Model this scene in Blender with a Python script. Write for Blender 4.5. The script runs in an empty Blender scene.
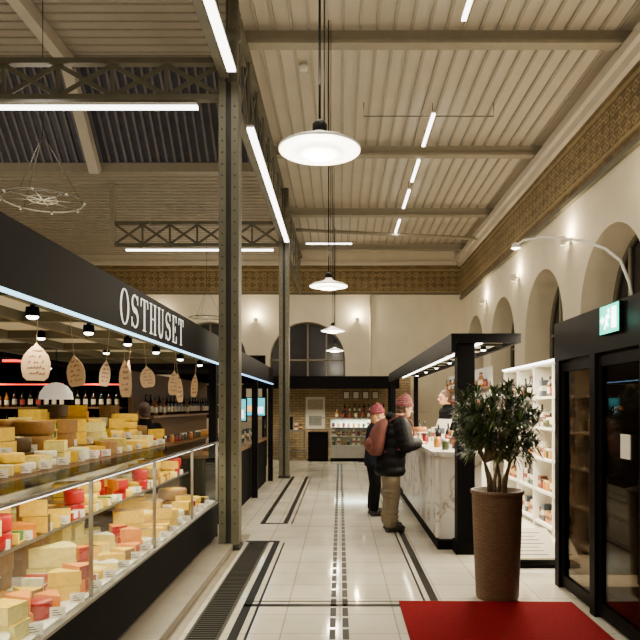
import bpy, bmesh, math, random
from mathutils import Vector, Matrix
random.seed(11)
scene=bpy.context.scene
COL=scene.collection
pi=math.pi
def S(r,g,b):
    f=lambda c:(c/255/12.92) if c/255<=0.04045 else ((c/255+0.055)/1.055)**2.4
    return (f(r),f(g),f(b),1)
# ---------------- materials ----------------
def mat(name,col,rough=0.5,metal=0.0,em=None,es=0,noise=0.12,scale=8,bump=0.0,bscale=60,stretch=None,coat=0,spec=None):
    m=bpy.data.materials.new(name); m.use_nodes=True
    nt=m.node_tree; b=nt.nodes['Principled BSDF']
    b.inputs['Roughness'].default_value=rough; b.inputs['Metallic'].default_value=metal
    if spec is not None: b.inputs['Specular IOR Level'].default_value=spec
    tc=nt.nodes.new('ShaderNodeTexCoord'); mp=nt.nodes.new('ShaderNodeMapping')
    if stretch: mp.inputs['Scale'].default_value=stretch
    nt.links.new(tc.outputs['Object'],mp.inputs['Vector'])
    n=nt.nodes.new('ShaderNodeTexNoise'); n.inputs['Scale'].default_value=scale; n.inputs['Detail'].default_value=4
    nt.links.new(mp.outputs[0],n.inputs['Vector'])
    r=nt.nodes.new('ShaderNodeMapRange'); r.inputs[1].default_value=0.3; r.inputs[2].default_value=0.7
    r.inputs[3].default_value=1-noise; r.inputs[4].default_value=1+noise
    nt.links.new(n.outputs[0],r.inputs[0])
    v=nt.nodes.new('ShaderNodeVectorMath'); v.operation='SCALE'; v.inputs[0].default_value=col[:3]
    nt.links.new(r.outputs[0],v.inputs['Scale']); nt.links.new(v.outputs[0],b.inputs['Base Color'])
    if bump:
        n2=nt.nodes.new('ShaderNodeTexNoise'); n2.inputs['Scale'].default_value=bscale
        nt.links.new(mp.outputs[0],n2.inputs['Vector'])
        bp=nt.nodes.new('ShaderNodeBump'); bp.inputs['Strength'].default_value=bump; bp.inputs['Distance'].default_value=0.01
        nt.links.new(n2.outputs[0],bp.inputs['Height']); nt.links.new(bp.outputs[0],b.inputs['Normal'])
    if em:
        b.inputs['Emission Color'].default_value=em; b.inputs['Emission Strength'].default_value=es
    return m
def marble(name):
    m=bpy.data.materials.new(name); m.use_nodes=True; nt=m.node_tree; b=nt.nodes['Principled BSDF']; b.inputs['Roughness'].default_value=0.25
    tc=nt.nodes.new('ShaderNodeTexCoord'); n=nt.nodes.new('ShaderNodeTexNoise'); n.inputs['Scale'].default_value=1.6; n.inputs['Detail'].default_value=8; n.inputs['Distortion'].default_value=1.2
    nt.links.new(tc.outputs['Object'],n.inputs[0])
    r=nt.nodes.new('ShaderNodeValToRGB'); e=r.color_ramp.elements; e[0].position=0.42; e[0].color=S(226,221,214); e[1].position=0.58; e[1].color=S(228,223,216)
    k=e.new(0.5); k.color=S(150,142,134); k=e.new(0.485); k.color=S(210,203,194); k=e.new(0.53); k.color=S(214,208,200)
    nt.links.new(n.outputs[0],r.inputs[0]); nt.links.new(r.outputs[0],b.inputs['Base Color']); return m
def glass(name,tint,lim=0.15,rough=0.02):
    m=bpy.data.materials.new(name); m.use_nodes=True; nt=m.node_tree; nt.nodes.clear()
    o=nt.nodes.new('ShaderNodeOutputMaterial'); t=nt.nodes.new('ShaderNodeBsdfTransparent'); t.inputs[0].default_value=tint
    g=nt.nodes.new('ShaderNodeBsdfGlossy'); g.inputs['Roughness'].default_value=rough
    lw=nt.nodes.new('ShaderNodeLayerWeight'); lw.inputs[0].default_value=0.15
    mn=nt.nodes.new('ShaderNodeMath'); mn.operation='MINIMUM'; mn.inputs[1].default_value=lim; nt.links.new(lw.outputs['Fresnel'],mn.inputs[0])
    mx=nt.nodes.new('ShaderNodeMixShader'); nt.links.new(mn.outputs[0],mx.inputs[0])
    nt.links.new(t.outputs[0],mx.inputs[1]); nt.links.new(g.outputs[0],mx.inputs[2]); nt.links.new(mx.outputs[0],o.inputs[0])
    return m
def brick(name,c1,c2,mort,axis='X',sw=0.25,sh=0.08,ms=0.012,off=0.5,rough=0.8,bump=0.3,extra=None):
    m=bpy.data.materials.new(name); m.use_nodes=True; nt=m.node_tree; b=nt.nodes['Principled BSDF']
    b.inputs['Roughness'].default_value=rough
    tc=nt.nodes.new('ShaderNodeTexCoord'); sp=nt.nodes.new('ShaderNodeSeparateXYZ'); cb=nt.nodes.new('ShaderNodeCombineXYZ')
    nt.links.new(tc.outputs['Object'],sp.inputs[0])
    a={'X':(1,2),'Y':(0,2),'Z':(0,1)}[axis]
    nt.links.new(sp.outputs[a[0]],cb.inputs[0]); nt.links.new(sp.outputs[a[1]],cb.inputs[1])
    br=nt.nodes.new('ShaderNodeTexBrick'); br.offset=off
    br.inputs['Scale'].default_value=1; br.inputs['Brick Width'].default_value=sw; br.inputs['Row Height'].default_value=sh
    br.inputs['Mortar Size'].default_value=ms; br.inputs['Color1'].default_value=c1; br.inputs['Color2'].default_value=c2; br.inputs['Mortar'].default_value=mort
    nt.links.new(cb.outputs[0],br.inputs['Vector'])
    out=br.outputs['Color']
    n=nt.nodes.new('ShaderNodeTexNoise'); n.inputs['Scale'].default_value=1.3; n.inputs['Detail'].default_value=5
    nt.links.new(tc.outputs['Object'],n.inputs[0])
    r=nt.nodes.new('ShaderNodeMapRange'); r.inputs[1].default_value=0.3;r.inputs[2].default_value=0.7;r.inputs[3].default_value=0.85;r.inputs[4].default_value=1.15
    nt.links.new(n.outputs[0],r.inputs[0])
    v=nt.nodes.new('ShaderNodeVectorMath'); v.operation='SCALE'
    nt.links.new(out,v.inputs[0]); nt.links.new(r.outputs[0],v.inputs['Scale'])
    last=v.outputs[0]
    if extra:
        def M(op,a,b=None):
            q=nt.nodes.new('ShaderNodeMath'); q.operation=op
            for i,z in enumerate((a,b)):
                if z is None: continue
                if isinstance(z,(int,float)): q.inputs[i].default_value=z
                else: nt.links.new(z,q.inputs[i])
            return q.outputs[0]
        zz=sp.outputs[2]
        u=M('ABSOLUTE',M('SUBTRACT',M('FRACT',M('DIVIDE',sp.outputs[a[0]],0.24)),0.5))
        w=M('ABSOLUTE',M('SUBTRACT',M('FRACT',M('DIVIDE',M('SUBTRACT',zz,5.38),0.22)),0.5))
        d=M('ADD',u,w)
        f=M('MAXIMUM',M('LESS_THAN',M('ABSOLUTE',M('SUBTRACT',d,0.38)),0.08),M('LESS_THAN',d,0.13))
        inb=M('MULTIPLY',M('GREATER_THAN',zz,5.42),M('LESS_THAN',zz,6.05))
        f=M('MULTIPLY',f,inb)
        edge=M('LESS_THAN',M('ABSOLUTE',M('SUBTRACT',M('ABSOLUTE',M('SUBTRACT',zz,5.735)),0.36)),0.03)
        f=M('MULTIPLY',M('MAXIMUM',f,edge),0.38)
        mx=nt.nodes.new('ShaderNodeMixRGB'); mx.inputs[2].default_value=extra
        nt.links.new(f,mx.inputs[0]); nt.links.new(last,mx.inputs[1]); last=mx.outputs[0]
    nt.links.new(last,b.inputs['Base Color'])
    if bump:
        bp=nt.nodes.new('ShaderNodeBump'); bp.inputs['Strength'].default_value=bump; bp.inputs['Distance'].default_value=0.005; bp.invert=True
        nt.links.new(br.outputs['Fac'],bp.inputs['Height']); nt.links.new(bp.outputs[0],b.inputs['Normal'])
    return m
def emis(name,col,s): return mat(name,col,0.5,em=col,es=s,noise=0)
M_wall=mat('plaster_cream',S(220,210,186),0.85,noise=0.05,scale=2,bump=0.1)
M_ceil=mat('painted_ribbed_boards',S(206,197,180),0.6,noise=0.06,scale=1.5,spec=0.2)
M_rib=mat('painted_rib',S(170,162,146),0.6,noise=0.06,spec=0.2)
M_beam=mat('painted_beam',S(156,148,130),0.5,noise=0.06,spec=0.2)
M_steel=mat('taupe_painted_steel',S(98,94,78),0.5,0.0,noise=0.12,scale=4,bump=0.05,spec=0.25)
M_steeld=mat('dark_painted_steel',S(48,45,38),0.5,0.0,spec=0.2)
M_nave=mat('nave_boards',S(176,168,152),0.7,noise=0.08,scale=1.5,spec=0.2)
M_sky=mat('night_glazing',S(74,74,82),0.4,noise=0.15,spec=0.2)
M_skyr=mat('night_glazing_rib',S(118,114,118),0.5,spec=0.2)
M_black=mat('black_lacquer',S(20,19,20),0.5,noise=0.05,spec=0.025)
M_blackm=mat('matt_black',S(16,15,15),0.7,noise=0.1,spec=0.05)
M_frame=mat('dark_bronze_frame',S(22,19,18),0.45,0.0,noise=0.05,spec=0.03)
M_white=mat('white_laminate',S(230,227,214),0.5,noise=0.03,spec=0.2)
M_chrome=mat('brushed_steel',S(150,146,140),0.35,0.9,noise=0.08,stretch=(1,40,1))
M_glass=glass('clear_glass',(0.97,0.98,0.97,1),0.12)
M_dglass=glass('tinted_door_glass',(0.48,0.44,0.40,1),0.28)
M_night=mat('night_window_glass',S(38,33,31),0.2,noise=0.3,scale=1,spec=0.3)
M_frieze=brick('ornamental_brick',S(130,110,70),S(102,84,50),S(74,60,40),'X',0.2,0.067,0.008,extra=S(188,168,120))
M_friezeb=brick('ornamental_brick_end',S(130,110,70),S(102,84,50),S(74,60,40),'Y',0.2,0.067,0.008,extra=S(188,168,120))
M_tan=brick('tan_brick',S(176,152,112),S(152,128,90),S(118,102,80),'Y',0.25,0.08,0.012)
M_floor=brick('cream_stone_tiles',S(214,207,189),S(206,198,179),S(168,159,140),'Z',0.42,0.42,0.006,0.0,rough=0.07,bump=0.04)
M_inlay=mat('black_stone_inlay',S(18,16,15),0.4,spec=0.1)
M_red=mat('red_carpet_fibre',S(122,6,16),0.95,noise=0.35,scale=70,bump=0.6,bscale=300,spec=0.1)
M_strip=emis('strip_light_diffuser',(1,0.96,0.88,1),9)
M_strip2=emis('led_white',(0.8,0.93,1,1),2.5)
M_cyan=emis('led_cyan',(0.35,0.75,1,1),3.5)
M_bulb=emis('opal_glow',(1,0.93,0.78,1),6)
M_spot=emis('spot_glow',(1,0.90,0.7,1),14)
M_wood=mat('oiled_wood',S(112,80,46),0.5,noise=0.2,stretch=(1,8,1),scale=6)
M_marble=marble('veined_marble')
M_shade=mat('white_enamel',S(230,226,214),0.4,em=(1,0.9,0.75,1),es=0.35,noise=0)
# ---------------- mesh builder ----------------
class MB:
    def __init__(s): s.v=[];s.f=[];s.m=[];s.sm=[];s.mats=[]
    def mi(s,m):
        if m not in s.mats: s.mats.append(m)
        return s.mats.index(m)
    def face(s,idx,m,sm=False): s.f.append(idx);s.m.append(s.mi(m));s.sm.append(sm)
    def box(s,x0,x1,y0,y1,z0,z1,m):
        b=len(s.v); s.v+=[(x0,y0,z0),(x1,y0,z0),(x1,y1,z0),(x0,y1,z0),(x0,y0,z1),(x1,y0,z1),(x1,y1,z1),(x0,y1,z1)]
        for q in ((0,3,2,1),(4,5,6,7),(0,1,5,4),(1,2,6,5),(2,3,7,6),(3,0,4,7)): s.face([b+i for i in q],m)
        return s
    def quad(s,a,b,c,d,m):
        k=len(s.v); s.v+=[tuple(a),tuple(b),tuple(c),tuple(d)]; s.face([k,k+1,k+2,k+3],m); return s
    def prism(s,pts,vec,m,mside=None):
        n=len(pts);k=len(s.v);vec=Vector(vec)
        s.v+=[tuple(p) for p in pts]+[tuple(Vector(p)+vec) for p in pts]
        s.face([k+i for i in range(n)][::-1],m); s.face([k+n+i for i in range(n)],m)
        for i in range(n): j=(i+1)%n; s.face([k+i,k+j,k+n+j,k+n+i],mside or m)
        return s
    def rings(s,rings,m,cap=True,sm=True):
        n=len(rings[0]);k=len(s.v)
        for r in rings: s.v+=[tuple(p) for p in r]
        for i in range(len(rings)-1):
            for j in range(n):
                q=(j+1)%n; s.face([k+i*n+j,k+i*n+q,k+(i+1)*n+q,k+(i+1)*n+j],m,sm)
        if cap:
            s.face([k+j for j in range(n)][::-1],m); s.face([k+(len(rings)-1)*n+j for j in range(n)],m)
        return s
    def tube(s,pts,r,m,n=10,cap=True):
        pts=[Vector(p) for p in pts]
        if not isinstance(r,(list,tuple)): r=[r]*len(pts)
        R=[];up=None
        for i,p in enumerate(pts):
            d=(pts[min(i+1,len(pts)-1)]-pts[max(i-1,0)]).normalized()
            if up is None: up=d.orthogonal().normalized()
            up=(up-d*up.dot(d)).normalized(); w=d.cross(up)
            R.append([p+(up*math.cos(2*pi*j/n)+w*math.sin(2*pi*j/n))*r[i] for j in range(n)])
        return s.rings(R,m,cap)
    def lathe(s,prof,m,c=(0,0,0),n=24,cap=False):
        return s.rings([[(c[0]+r*math.cos(2*pi*j/n),c[1]+r*math.sin(2*pi*j/n),c[2]+z) for j in range(n)] for r,z in prof],m,cap)
    def ell(s,c,r,m,n=14,k=8):
        R=[]
        for i in range(k+1):
            t=-pi/2+pi*i/k; t=max(min(t,pi/2-0.05),-pi/2+0.05)
            R.append([(c[0]+r[0]*math.cos(t)*math.cos(2*pi*j/n),c[1]+r[1]*math.cos(t)*math.sin(2*pi*j/n),c[2]+r[2]*math.sin(t)) for j in range(n)])
        return s.rings(R,m)
    def mesh(s,name):
        me=bpy.data.meshes.new(name); me.from_pydata(s.v,[],s.f)
        for m in s.mats: me.materials.append(m)
        for p,mi,sm in zip(me.polygons,s.m,s.sm): p.material_index=mi; p.use_smooth=sm
        bm=bmesh.new(); bm.from_mesh(me); bmesh.ops.recalc_face_normals(bm,faces=bm.faces); bm.to_mesh(me); bm.free()
        me.update(); return me
def setp(o,label=None,cat=None,group=None,kind=None):
    if label:o['label']=label
    if cat:o['category']=cat
    if group:o['group']=group
    if kind:o['kind']=kind
def add(name,mb,loc=(0,0,0),parent=None,label=None,cat=None,group=None,kind=None,rot=None,bevel=0):
    me=mb.mesh(name) if isinstance(mb,MB) else mb
    o=bpy.data.objects.new(name,me); o.location=loc
    if rot:o.rotation_euler=rot
    if parent:o.parent=parent
    COL.objects.link(o); setp(o,label,cat,group,kind)
    if bevel:
        b=o.modifiers.new('Bevel','BEVEL'); b.width=bevel; b.segments=2; b.limit_method='ANGLE'
    return o
def root(name,loc,label,cat,group=None,rot=None):
    e=bpy.data.objects.new(name,None); e.location=loc; e.empty_display_size=0.1
    if rot:e.rotation_euler=rot
    COL.objects.link(e); setp(e,label,cat,group); return e
def light(kind,name,loc,power,parent=None,col=(1,0.85,0.64),size=0.1,sy=None,rot=None,angle=None):
    l=bpy.data.lights.new(name,kind); l.energy=power; l.color=col
    if kind=='AREA':
        l.size=size
        if sy: l.shape='RECTANGLE'; l.size_y=sy
    elif kind=='SPOT':
        l.spot_size=angle or 1.2; l.spot_blend=0.6; l.shadow_soft_size=size
    else: l.shadow_soft_size=size
    o=bpy.data.objects.new(name,l); o.location=loc
    if rot:o.rotation_euler=rot
    if parent:o.parent=parent
    COL.objects.link(o); return o
# ---------------- structure ----------------
XR=4.03; YB=21.5; ZC=6.8; ZF=6.62; ZT=8.15; XC=-1.25
fl=MB(); fl.box(-10,XR+0.4,-3,YB+0.3,-0.1,0,M_floor)
def inl(x0,x1,y0,y1): fl.quad((x0,y0,0.0015),(x1,y0,0.0015),(x1,y1,0.0015),(x0,y1,0.0015),M_inlay)
y=2.0
while y<18:
    inl(-0.076,-0.030,y,y+0.21); inl(0.018,0.064,y,y+0.21); y+=0.25
inl(-0.785,-0.715,1,7.8); inl(-0.67,-0.65,1,7.7)
inl(-1.12,-0.785,7.72,7.8)
inl(-0.785,-0.715,8.9,14.9); inl(-1.1,-0.785,8.9,8.98); inl(-1.1,-1.03,8.98,14.9); inl(-0.67,-0.65,8.9,14.9)
inl(-0.785,0.95,5.24,5.31); inl(-0.785,0.95,5.37,5.395)
inl(-0.65,-0.08,8.7,8.72); inl(0.08,0.74,8.7,8.72)
inl(0.75,0.82,5.4,15); inl(0.69,0.71,5.4,15)
inl(-1.1,1,16.2,16.28); inl(-0.65,0.7,12.6,12.63)
M_strip_floor=mat('brown_stone_strip',S(140,128,108),0.3,noise=0.15)
fl.quad((-1.8,1,0.001),(-1.12,1,0.001),(-1.12,8.2,0.001),(-1.8,8.2,0.001),M_strip_floor)
M_whitefl=mat('white_shop_tiles',S(236,231,220),0.25,noise=0.03)
fl.quad((1.72,6.3,0.001),(4.0,6.3,0.001),(4.0,16,0.001),(1.72,16,0.001),M_whitefl)
add('floor',fl,label='cream tiled stone floor with black inlay lines',cat='floor',kind='structure')
c=MB(); c.box(XC-0.1,XR+0.3,-3,YB+0.3,ZC,ZC+0.1,M_ceil)
x=XC+0.12
while x<XR:
    c.box(x-0.02,x+0.02,-3,YB,ZC-0.05,ZC,M_rib); x+=0.235
add('ceiling',c,label='cream ribbed board ceiling over the aisle',cat='ceiling',kind='structure')
c=MB(); c.box(-10,XC-0.1,-3,12.2,ZT,ZT+0.1,M_nave); c.box(-10,XC-0.1,13.6,YB+0.3,ZF,ZF+0.1,M_nave)
yy=-2.9
while yy<12.1: c.box(-10,XC-0.1,yy,yy+0.03,ZT-0.03,ZT,M_rib); yy+=0.24
yy=13.7
while yy<YB: c.box(-10,XC-0.1,yy,yy+0.03,ZF-0.03,ZF,M_rib); yy+=0.24
c.quad((-10,13.6,ZF),(XC-0.1,13.6,ZF),(XC-0.1,12.2,ZT),(-10,12.2,ZT),M_sky)
nn=Vector((0,-(ZT-ZF),-(1.4))).normalized()*0.05
x=-9.9
while x<XC-0.15:
    c.prism([(x,13.6,ZF),(x+0.045,13.6,ZF),(x+0.045,13.6+nn.y,ZF+nn.z),(x,13.6+nn.y,ZF+nn.z)],(0,-1.4,ZT-ZF),M_skyr); x+=0.17
c.box(-10,XC-0.1,13.5,13.68,ZF-0.14,ZF+0.05,M_beam); c.box(-10,XC-0.1,12.1,12.25,ZT-0.14,ZT+0.05,M_beam)
c.box(XC-0.14,XC-0.1,-3,YB,6.6,ZT+0.1,M_nave)
add('ceiling_nave',c,label='boarded hall ceiling with dark ribbed skylight',cat='ceiling',kind='structure')
def archwall(u0,u1,z1,arches,mp,depth,m,mrev):
    mb=MB(); q=lambda a,b,mm=m: mb.quad(mp(a[0],a[1],0),mp(b[0],a[1],0),mp(b[0],b[1],0),mp(a[0],b[1],0),mm)
    cur=u0
    for (cu,w,sill,top) in arches:
        a,b=cu-w/2,cu+w/2; r=w/2; sp=top-r
        q((cur,0),(a,z1)); q((a,0),(b,sill))
        N=20; P=[(cu-r*math.cos(pi*i/N),sp+r*math.sin(pi*i/N)) for i in range(N+1)]
        for i in range(N):
            p,s=P[i],P[i+1]
            mb.quad(mp(p[0],p[1],0),mp(s[0],s[1],0),mp(s[0],z1,0),mp(p[0],z1,0),m)
        path=[(a,sill)]+P+[(b,sill)]
        for i in range(len(path)-1):
            p,s=path[i],path[i+1]
            mb.quad(mp(p[0],p[1],0),mp(s[0],s[1],0),mp(s[0],s[1],depth),mp(p[0],p[1],depth),mrev)
        mb.quad(mp(a,sill,0),mp(b,sill,0),mp(b,sill,depth),mp(a,sill,depth),mrev)
        cur=b
    q((cur,0),(u1,z1)); 
    return mb
def archwindow(name,cu,w,sill,top,mp,depth):
    mb=MB(); r=w/2; sp=top-r;N=20
    P=[(cu-w/2,sill)]+[(cu-r*math.cos(pi*i/N),sp+r*math.sin(pi*i/N)) for i in range(N+1)]+[(cu+w/2,sill)]
    pts=[Vector(mp(u,z,depth)) for u,z in P]; off=Vector(mp(0,0,depth+0.03))-Vector(mp(0,0,depth))
    mb.prism(pts,off,M_night)
    e=root(name,(0,0,0),'arched dark night window with pale glazing bars','window'); e['kind']='structure'
    add('window_pane',mb,parent=e)
    fr=MB()
    fr.tube([mp(u,z,depth-0.02) for u,z in P],0.05,M_steel,8)
    for k in (-0.5,0,0.5):
        u=cu+k*r; zt=sp+math.sqrt(r*r-(k*r)**2)
        fr.tube([mp(u,sill,depth-0.03),mp(u,zt,depth-0.03)],0.035,M_beam,4)
    for z in (sp,sp-0.8,sp-1.5):
        fr.tube([mp(cu-r,z,depth-0.03),mp(cu+r,z,depth-0.03)],0.035,M_beam,4)
    add('window_frame',fr,parent=e)
mpr=lambda u,z,d:(XR+d,u,z)
mpb=lambda u,z,d:(u,YB+d,z)
arR=[(y,2.4,1.2,4.32) for y in (3.2,6.45,9.7,12.95,16.2,19.45)]
arB=[(-7.6,2.5,1.2,4.4),(-4.35,2.5,1.2,4.4),(-1.08,2.5,1.2,4.4)]
add('wall_right',archwall(-3,YB,ZC,arR,mpr,0.6,M_wall,M_wall),label='cream plaster wall with tall arched window niches',cat='wall',kind='structure')
add('wall_back',archwall(-10,XR,ZC,arB,mpb,0.35,M_wall,M_wall),label='cream plaster end wall with arched window niches',cat='wall',kind='structure')
wl=MB(); wl.box(-10.2,-10,-3,YB+0.3,0,ZT+0.1,M_wall); add('wall_left',wl,label='plain plaster side wall',cat='wall',kind='structure')
k=1
for a in arR: archwindow('window_%d'%k,*a,mpr,0.6); k+=1
for a in arB: archwindow('window_%d'%k,*a,mpb,0.35); k+=1
t=MB(); t.box(XR-0.05,XR,-3,YB-0.05,5.2,6.22,M_frieze); add('trim_1',t,label='patterned brown brick frieze along the wall top',cat='frieze',kind='structure')
t=MB(); t.box(-10,XR-0.05,YB-0.05,YB,5.35,6.25,M_friezeb); add('trim_2',t,label='patterned brown brick frieze on end wall',cat='frieze',kind='structure')
t=MB(); t.box(XR-0.14,XR,-3,YB-0.05,6.22,6.36,M_ceil).box(XR-0.22,XR,-3,YB-0.05,6.36,6.5,M_ceil).box(XR-0.08,XR,-3,YB-0.05,5.12,5.2,M_steel)
add('trim_3',t,label='cream stepped cornice above the frieze',cat='cornice',kind='structure')
t=MB(); t.box(-10,XR-0.22,YB-0.12,YB,6.25,6.38,M_ceil).box(-10,XR-0.08,YB-0.07,YB,5.29,5.35,M_steel)
add('trim_4',t,label='cream cornice above the end wall frieze',cat='cornice',kind='structure')
for i,yb in enumerate((0.8,4.9,8.9,12.85,16.9,20.6)):
    b=MB(); b.box(XC-0.05,XR-0.02,yb-0.02,yb+0.02,6.58,6.75,M_beam).box(XC-0.05,XR-0.02,yb-0.09,yb+0.09,6.54,6.585,M_beam)
    add('ceiling_beam',b,label='cream painted steel beam crossing under the ribbed ceiling',cat='beam',group='aisle ceiling beams')
b=MB(); b.tube([(XC,18.4,6.6),(3.95,18.4,6.35)],0.05,M_beam,8)
add('tie_rod',b,label='sloping cream painted tie bar near end wall',cat='beam')
for x in (-5.05,-8.6):
    b=MB(); b.box(x-0.1,x+0.1,-3,12.1,ZT-0.28,ZT-0.03,M_ceil)
    b.prism([(x-0.1,13.5,ZF-0.1),(x+0.1,13.5,ZF-0.1),(x+0.1,13.35,ZF-0.24),(x-0.1,13.35,ZF-0.24)],(0,-1.4,ZT-ZF),M_ceil)
    add('hall_rafter',b,label='cream painted rafter bending down across the skylight',cat='beam',group='hall rafters')
def column(yc):
    e=root('steel_column',(XC,yc,0),'tall taupe riveted steel column with base plate','column','riveted hall columns')
    for sx in (-1,1):
        m=MB(); m.box(sx*0.104-0.010,sx*0.104+0.010,-0.10,0.10,0.06,5.25,M_steel)
        for f in (-1,1):
            m.box(min(sx*0.11,sx*0.03),max(sx*0.11,sx*0.03),f*0.11-0.008,f*0.11+0.008,0.06,5.25,M_steel)
        z=0.3
        while z<5.1:
            m.ell((sx*0.07,-0.12,z),(0.010,0.008,0.010),M_steeld,8,4); z+=0.13
        add('column_channel',m,parent=e)
    m=MB(); m.box(-0.031,0.031,-0.09,0.09,0.06,5.25,M_steeld)
    add('column_web',m,parent=e)
    m=MB(); m.box(-0.125,0.125,-0.13,0.13,0,0.05,M_steeld)
    add('base_plate',m,parent=e,bevel=0.005)
    m=MB(); m.tube([(0.04,0,5.25),(0.04,0,6.5)],0.06,M_steel,12).lathe([(0.06,0),(0.09,0.05),(0.09,0.1),(0.06,0.15)],M_steel,(0.04,0,5.75),12)
    add('capital',m,parent=e)
column(7.4); column(14.6)
def lattice(name,p0,p1,z0,z1,label,step,M_steel=M_steel,tw=0.026):
    p0=Vector(p0);p1=Vector(p1); L=(p1-p0).length; d=(p1-p0)/L; w=Vector((-d.y,d.x,0))
    e=root(name,(0,0,0),label,'girder','lattice girders')
    for nm,za,zb in (('bottom_chord',z0,z0+0.06),('top_chord',z1-0.06,z1)):
        m=MB(); m.prism([p0+w*0.05+Vector((0,0,za)),p0-w*0.05+Vector((0,0,za)),p0-w*0.05+Vector((0,0,zb)),p0+w*0.05+Vector((0,0,zb))],d*L,M_steel)
        add(nm,m,parent=e)
    m=MB(); n=max(1,round(L/step)); s=L/n
    for i in range(n):
        a=p0+d*(i*s); b=p0+d*((i+1)*s)
        for (q,r,o) in ((a,b,0.007),(b,a,-0.007)):
            A=q+Vector((0,0,z0+0.06))+w*o; B=r+Vector((0,0,z1-0.06))+w*o
            v=B-A; t=v.normalized(); nn=t.cross(w).normalized()*tw
            m.prism([A+nn-w*0.005,A-nn-w*0.005,A-nn+w*0.005,A+nn+w*0.005],v,M_steel)
        m.prism([a+d*0.02+Vector((0,0,z0+0.05))-w*0.015,a-d*0.02+Vector((0,0,z0+0.05))-w*0.015,a-d*0.02+Vector((0,0,z0+0.05))+w*0.015,a+d*0.02+Vector((0,0,z0+0.05))+w*0.015],(0,0,z1-z0-0.1),M_steel)
    add('lattice_bracing',m,parent=e)
lattice('lattice_girder',(XC-0.11,7.4,0),(-10,7.4,0),5.09,5.56,'taupe lattice girder spanning the hall',0.62)
lattice('lattice_girder',(XC-0.11,14.6,0),(-5.05,14.6,0),5.2,5.75,'taupe lattice girder spanning the hall',0.6)
b=MB(); b.box(-5.15,-5.05,14.55,14.65,5.2,ZF-0.02,M_beam); add('girder_hanger',b,label='cream painted vertical hanger holding a lattice girder',cat='beam')
for ya,yb in ((-2.95,7.3),(7.5,14.5),(14.7,21.48)):
    lattice('lattice_girder',(XC-0.05,ya,0),(XC-0.05,yb,0),5.3,6.55,'taupe deep lattice girder running between columns',0.9)
def strip(p0,p1,label='slim suspended white linear lamp',drop=0.3,w=0.045,grp='linear ceiling lamps',pw=9):
    p0=Vector(p0);p1=Vector(p1);mid=(p0+p1)/2;L=(p1-p0).length;alongx=abs(p1.x-p0.x)>abs(p1.y-p0.y)
    e=root('strip_light',mid,label,'lamp',grp); m=MB();h=MB()
    if alongx: m.box(-L/2,L/2,-w,w,-0.03,0,M_strip); h.box(-L/2,L/2,-w,w,0,0.03,M_white)
    else: m.box(-w,w,-L/2,L/2,-0.03,0,M_strip); h.box(-w,w,-L/2,L/2,0,0.03,M_white)
    add('diffuser',m,parent=e); add('housing',h,parent=e)
    if drop:
        for k in (-0.4,0.4):
            r=MB(); q=(k*L,0) if alongx else (0,k*L); r.tube([(q[0],q[1],0.03),(q[0],q[1],0.03+drop)],0.006,M_blackm,6)
            add('hanger',r,parent=e)
    light('AREA','strip_glow',(0,0,-0.05),pw*L,e,(1,0.90,0.74),L if alongx else 0.1,0.1 if alongx else L)
strip((-1.16,2.2,5.22),(-1.16,6.95,5.22),drop=0.06); strip((-1.16,8.4,5.22),(-1.16,14.2,5.22),drop=0.06)
for a,b in ((3.4,4.9),(6.7,8.25),(10.9,12.25),(12.95,14.2),(14.75,16.1),(17.1,18.4)): strip((1.57,a,6.53),(1.57,b,6.53),drop=0.2,w=0.03)
strip((-6.6,7.4,5.03),(-1.62,7.4,5.03),drop=0.04,w=0.035); strip((-4.8,14.6,5.13),(-1.5,14.6,5.13),drop=0.05,w=0.035)
strip((-1.0,19.2,6.42),(0.35,19.2,6.42),drop=0.33,w=0.03)
m=MB(); m.tube([(0.4,11.0,6.75),(0.4,11.0,6.52),(2.6,11.0,6.52),(2.6,11.0,6.75)],0.009,M_steel,6)
add('conduit',m,label='thin dark conduit looped under the ceiling',cat='conduit')
m=MB(); m.tube([(1.0,YB-0.03,5.3),(1.0,YB-0.03,0.0)],0.03,M_wall,8); add('pipe',m,label='thin cream vertical pipe on end wall',cat='pipe')
m=MB(); m.lathe([(0.0,0),(0.06,0),(0.07,0.04),(0.07,0.08),(0.0,0.08)],M_white,(0,0,0),16); add('smoke_detector',m,(-0.55,9.8,6.67),label='small round white ceiling smoke detector',cat='detector')
def pendant(x,y,z,pw):
    e=root('pendant_lamp',(x,y,z),'wide white enamel dish pendant lamp on black cable','lamp','dish pendant lamps')
    m=MB(); m.lathe([(0.25,0.0),(0.252,0.012),(0.22,0.03),(0.12,0.06),(0.05,0.085),(0.045,0.11)],M_shade,n=40); add('lamp_shade',m,parent=e)
    m=MB(); m.lathe([(0.245,0.0),(0.2,-0.008),(0.14,-0.012),(0.135,-0.028),(0.05,-0.035),(0.002,-0.036)],M_bulb,n=40); add('diffuser',m,parent=e)
    m=MB(); m.lathe([(0.045,0.1),(0.045,0.16),(0.03,0.18),(0.012,0.19)],M_blackm,n=16); add('lamp_socket',m,parent=e)
    m=MB(); m.tube([(0,0,0.18),(0,0,6.7-z)],0.008,M_blackm,6); add('cable',m,parent=e)
    m=MB(); m.tube([(0.028,0,0.15),(0.03,0,6.7-z)],0.004,M_blackm,6); add('suspension_wire',m,parent=e)
    light('POINT','pendant_glow',(0,0,-0.12),pw,e,(1,0.86,0.64),0.12)
    light('POINT','pendant_upglow',(0,0,0.4),pw*0.65,e,(1,0.86,0.66),0.1)
for y in (-0.8,4.0,8.56,13.7,18.6): pendant(-0.125 if y<6 else -0.15,y,3.19,46)
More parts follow.
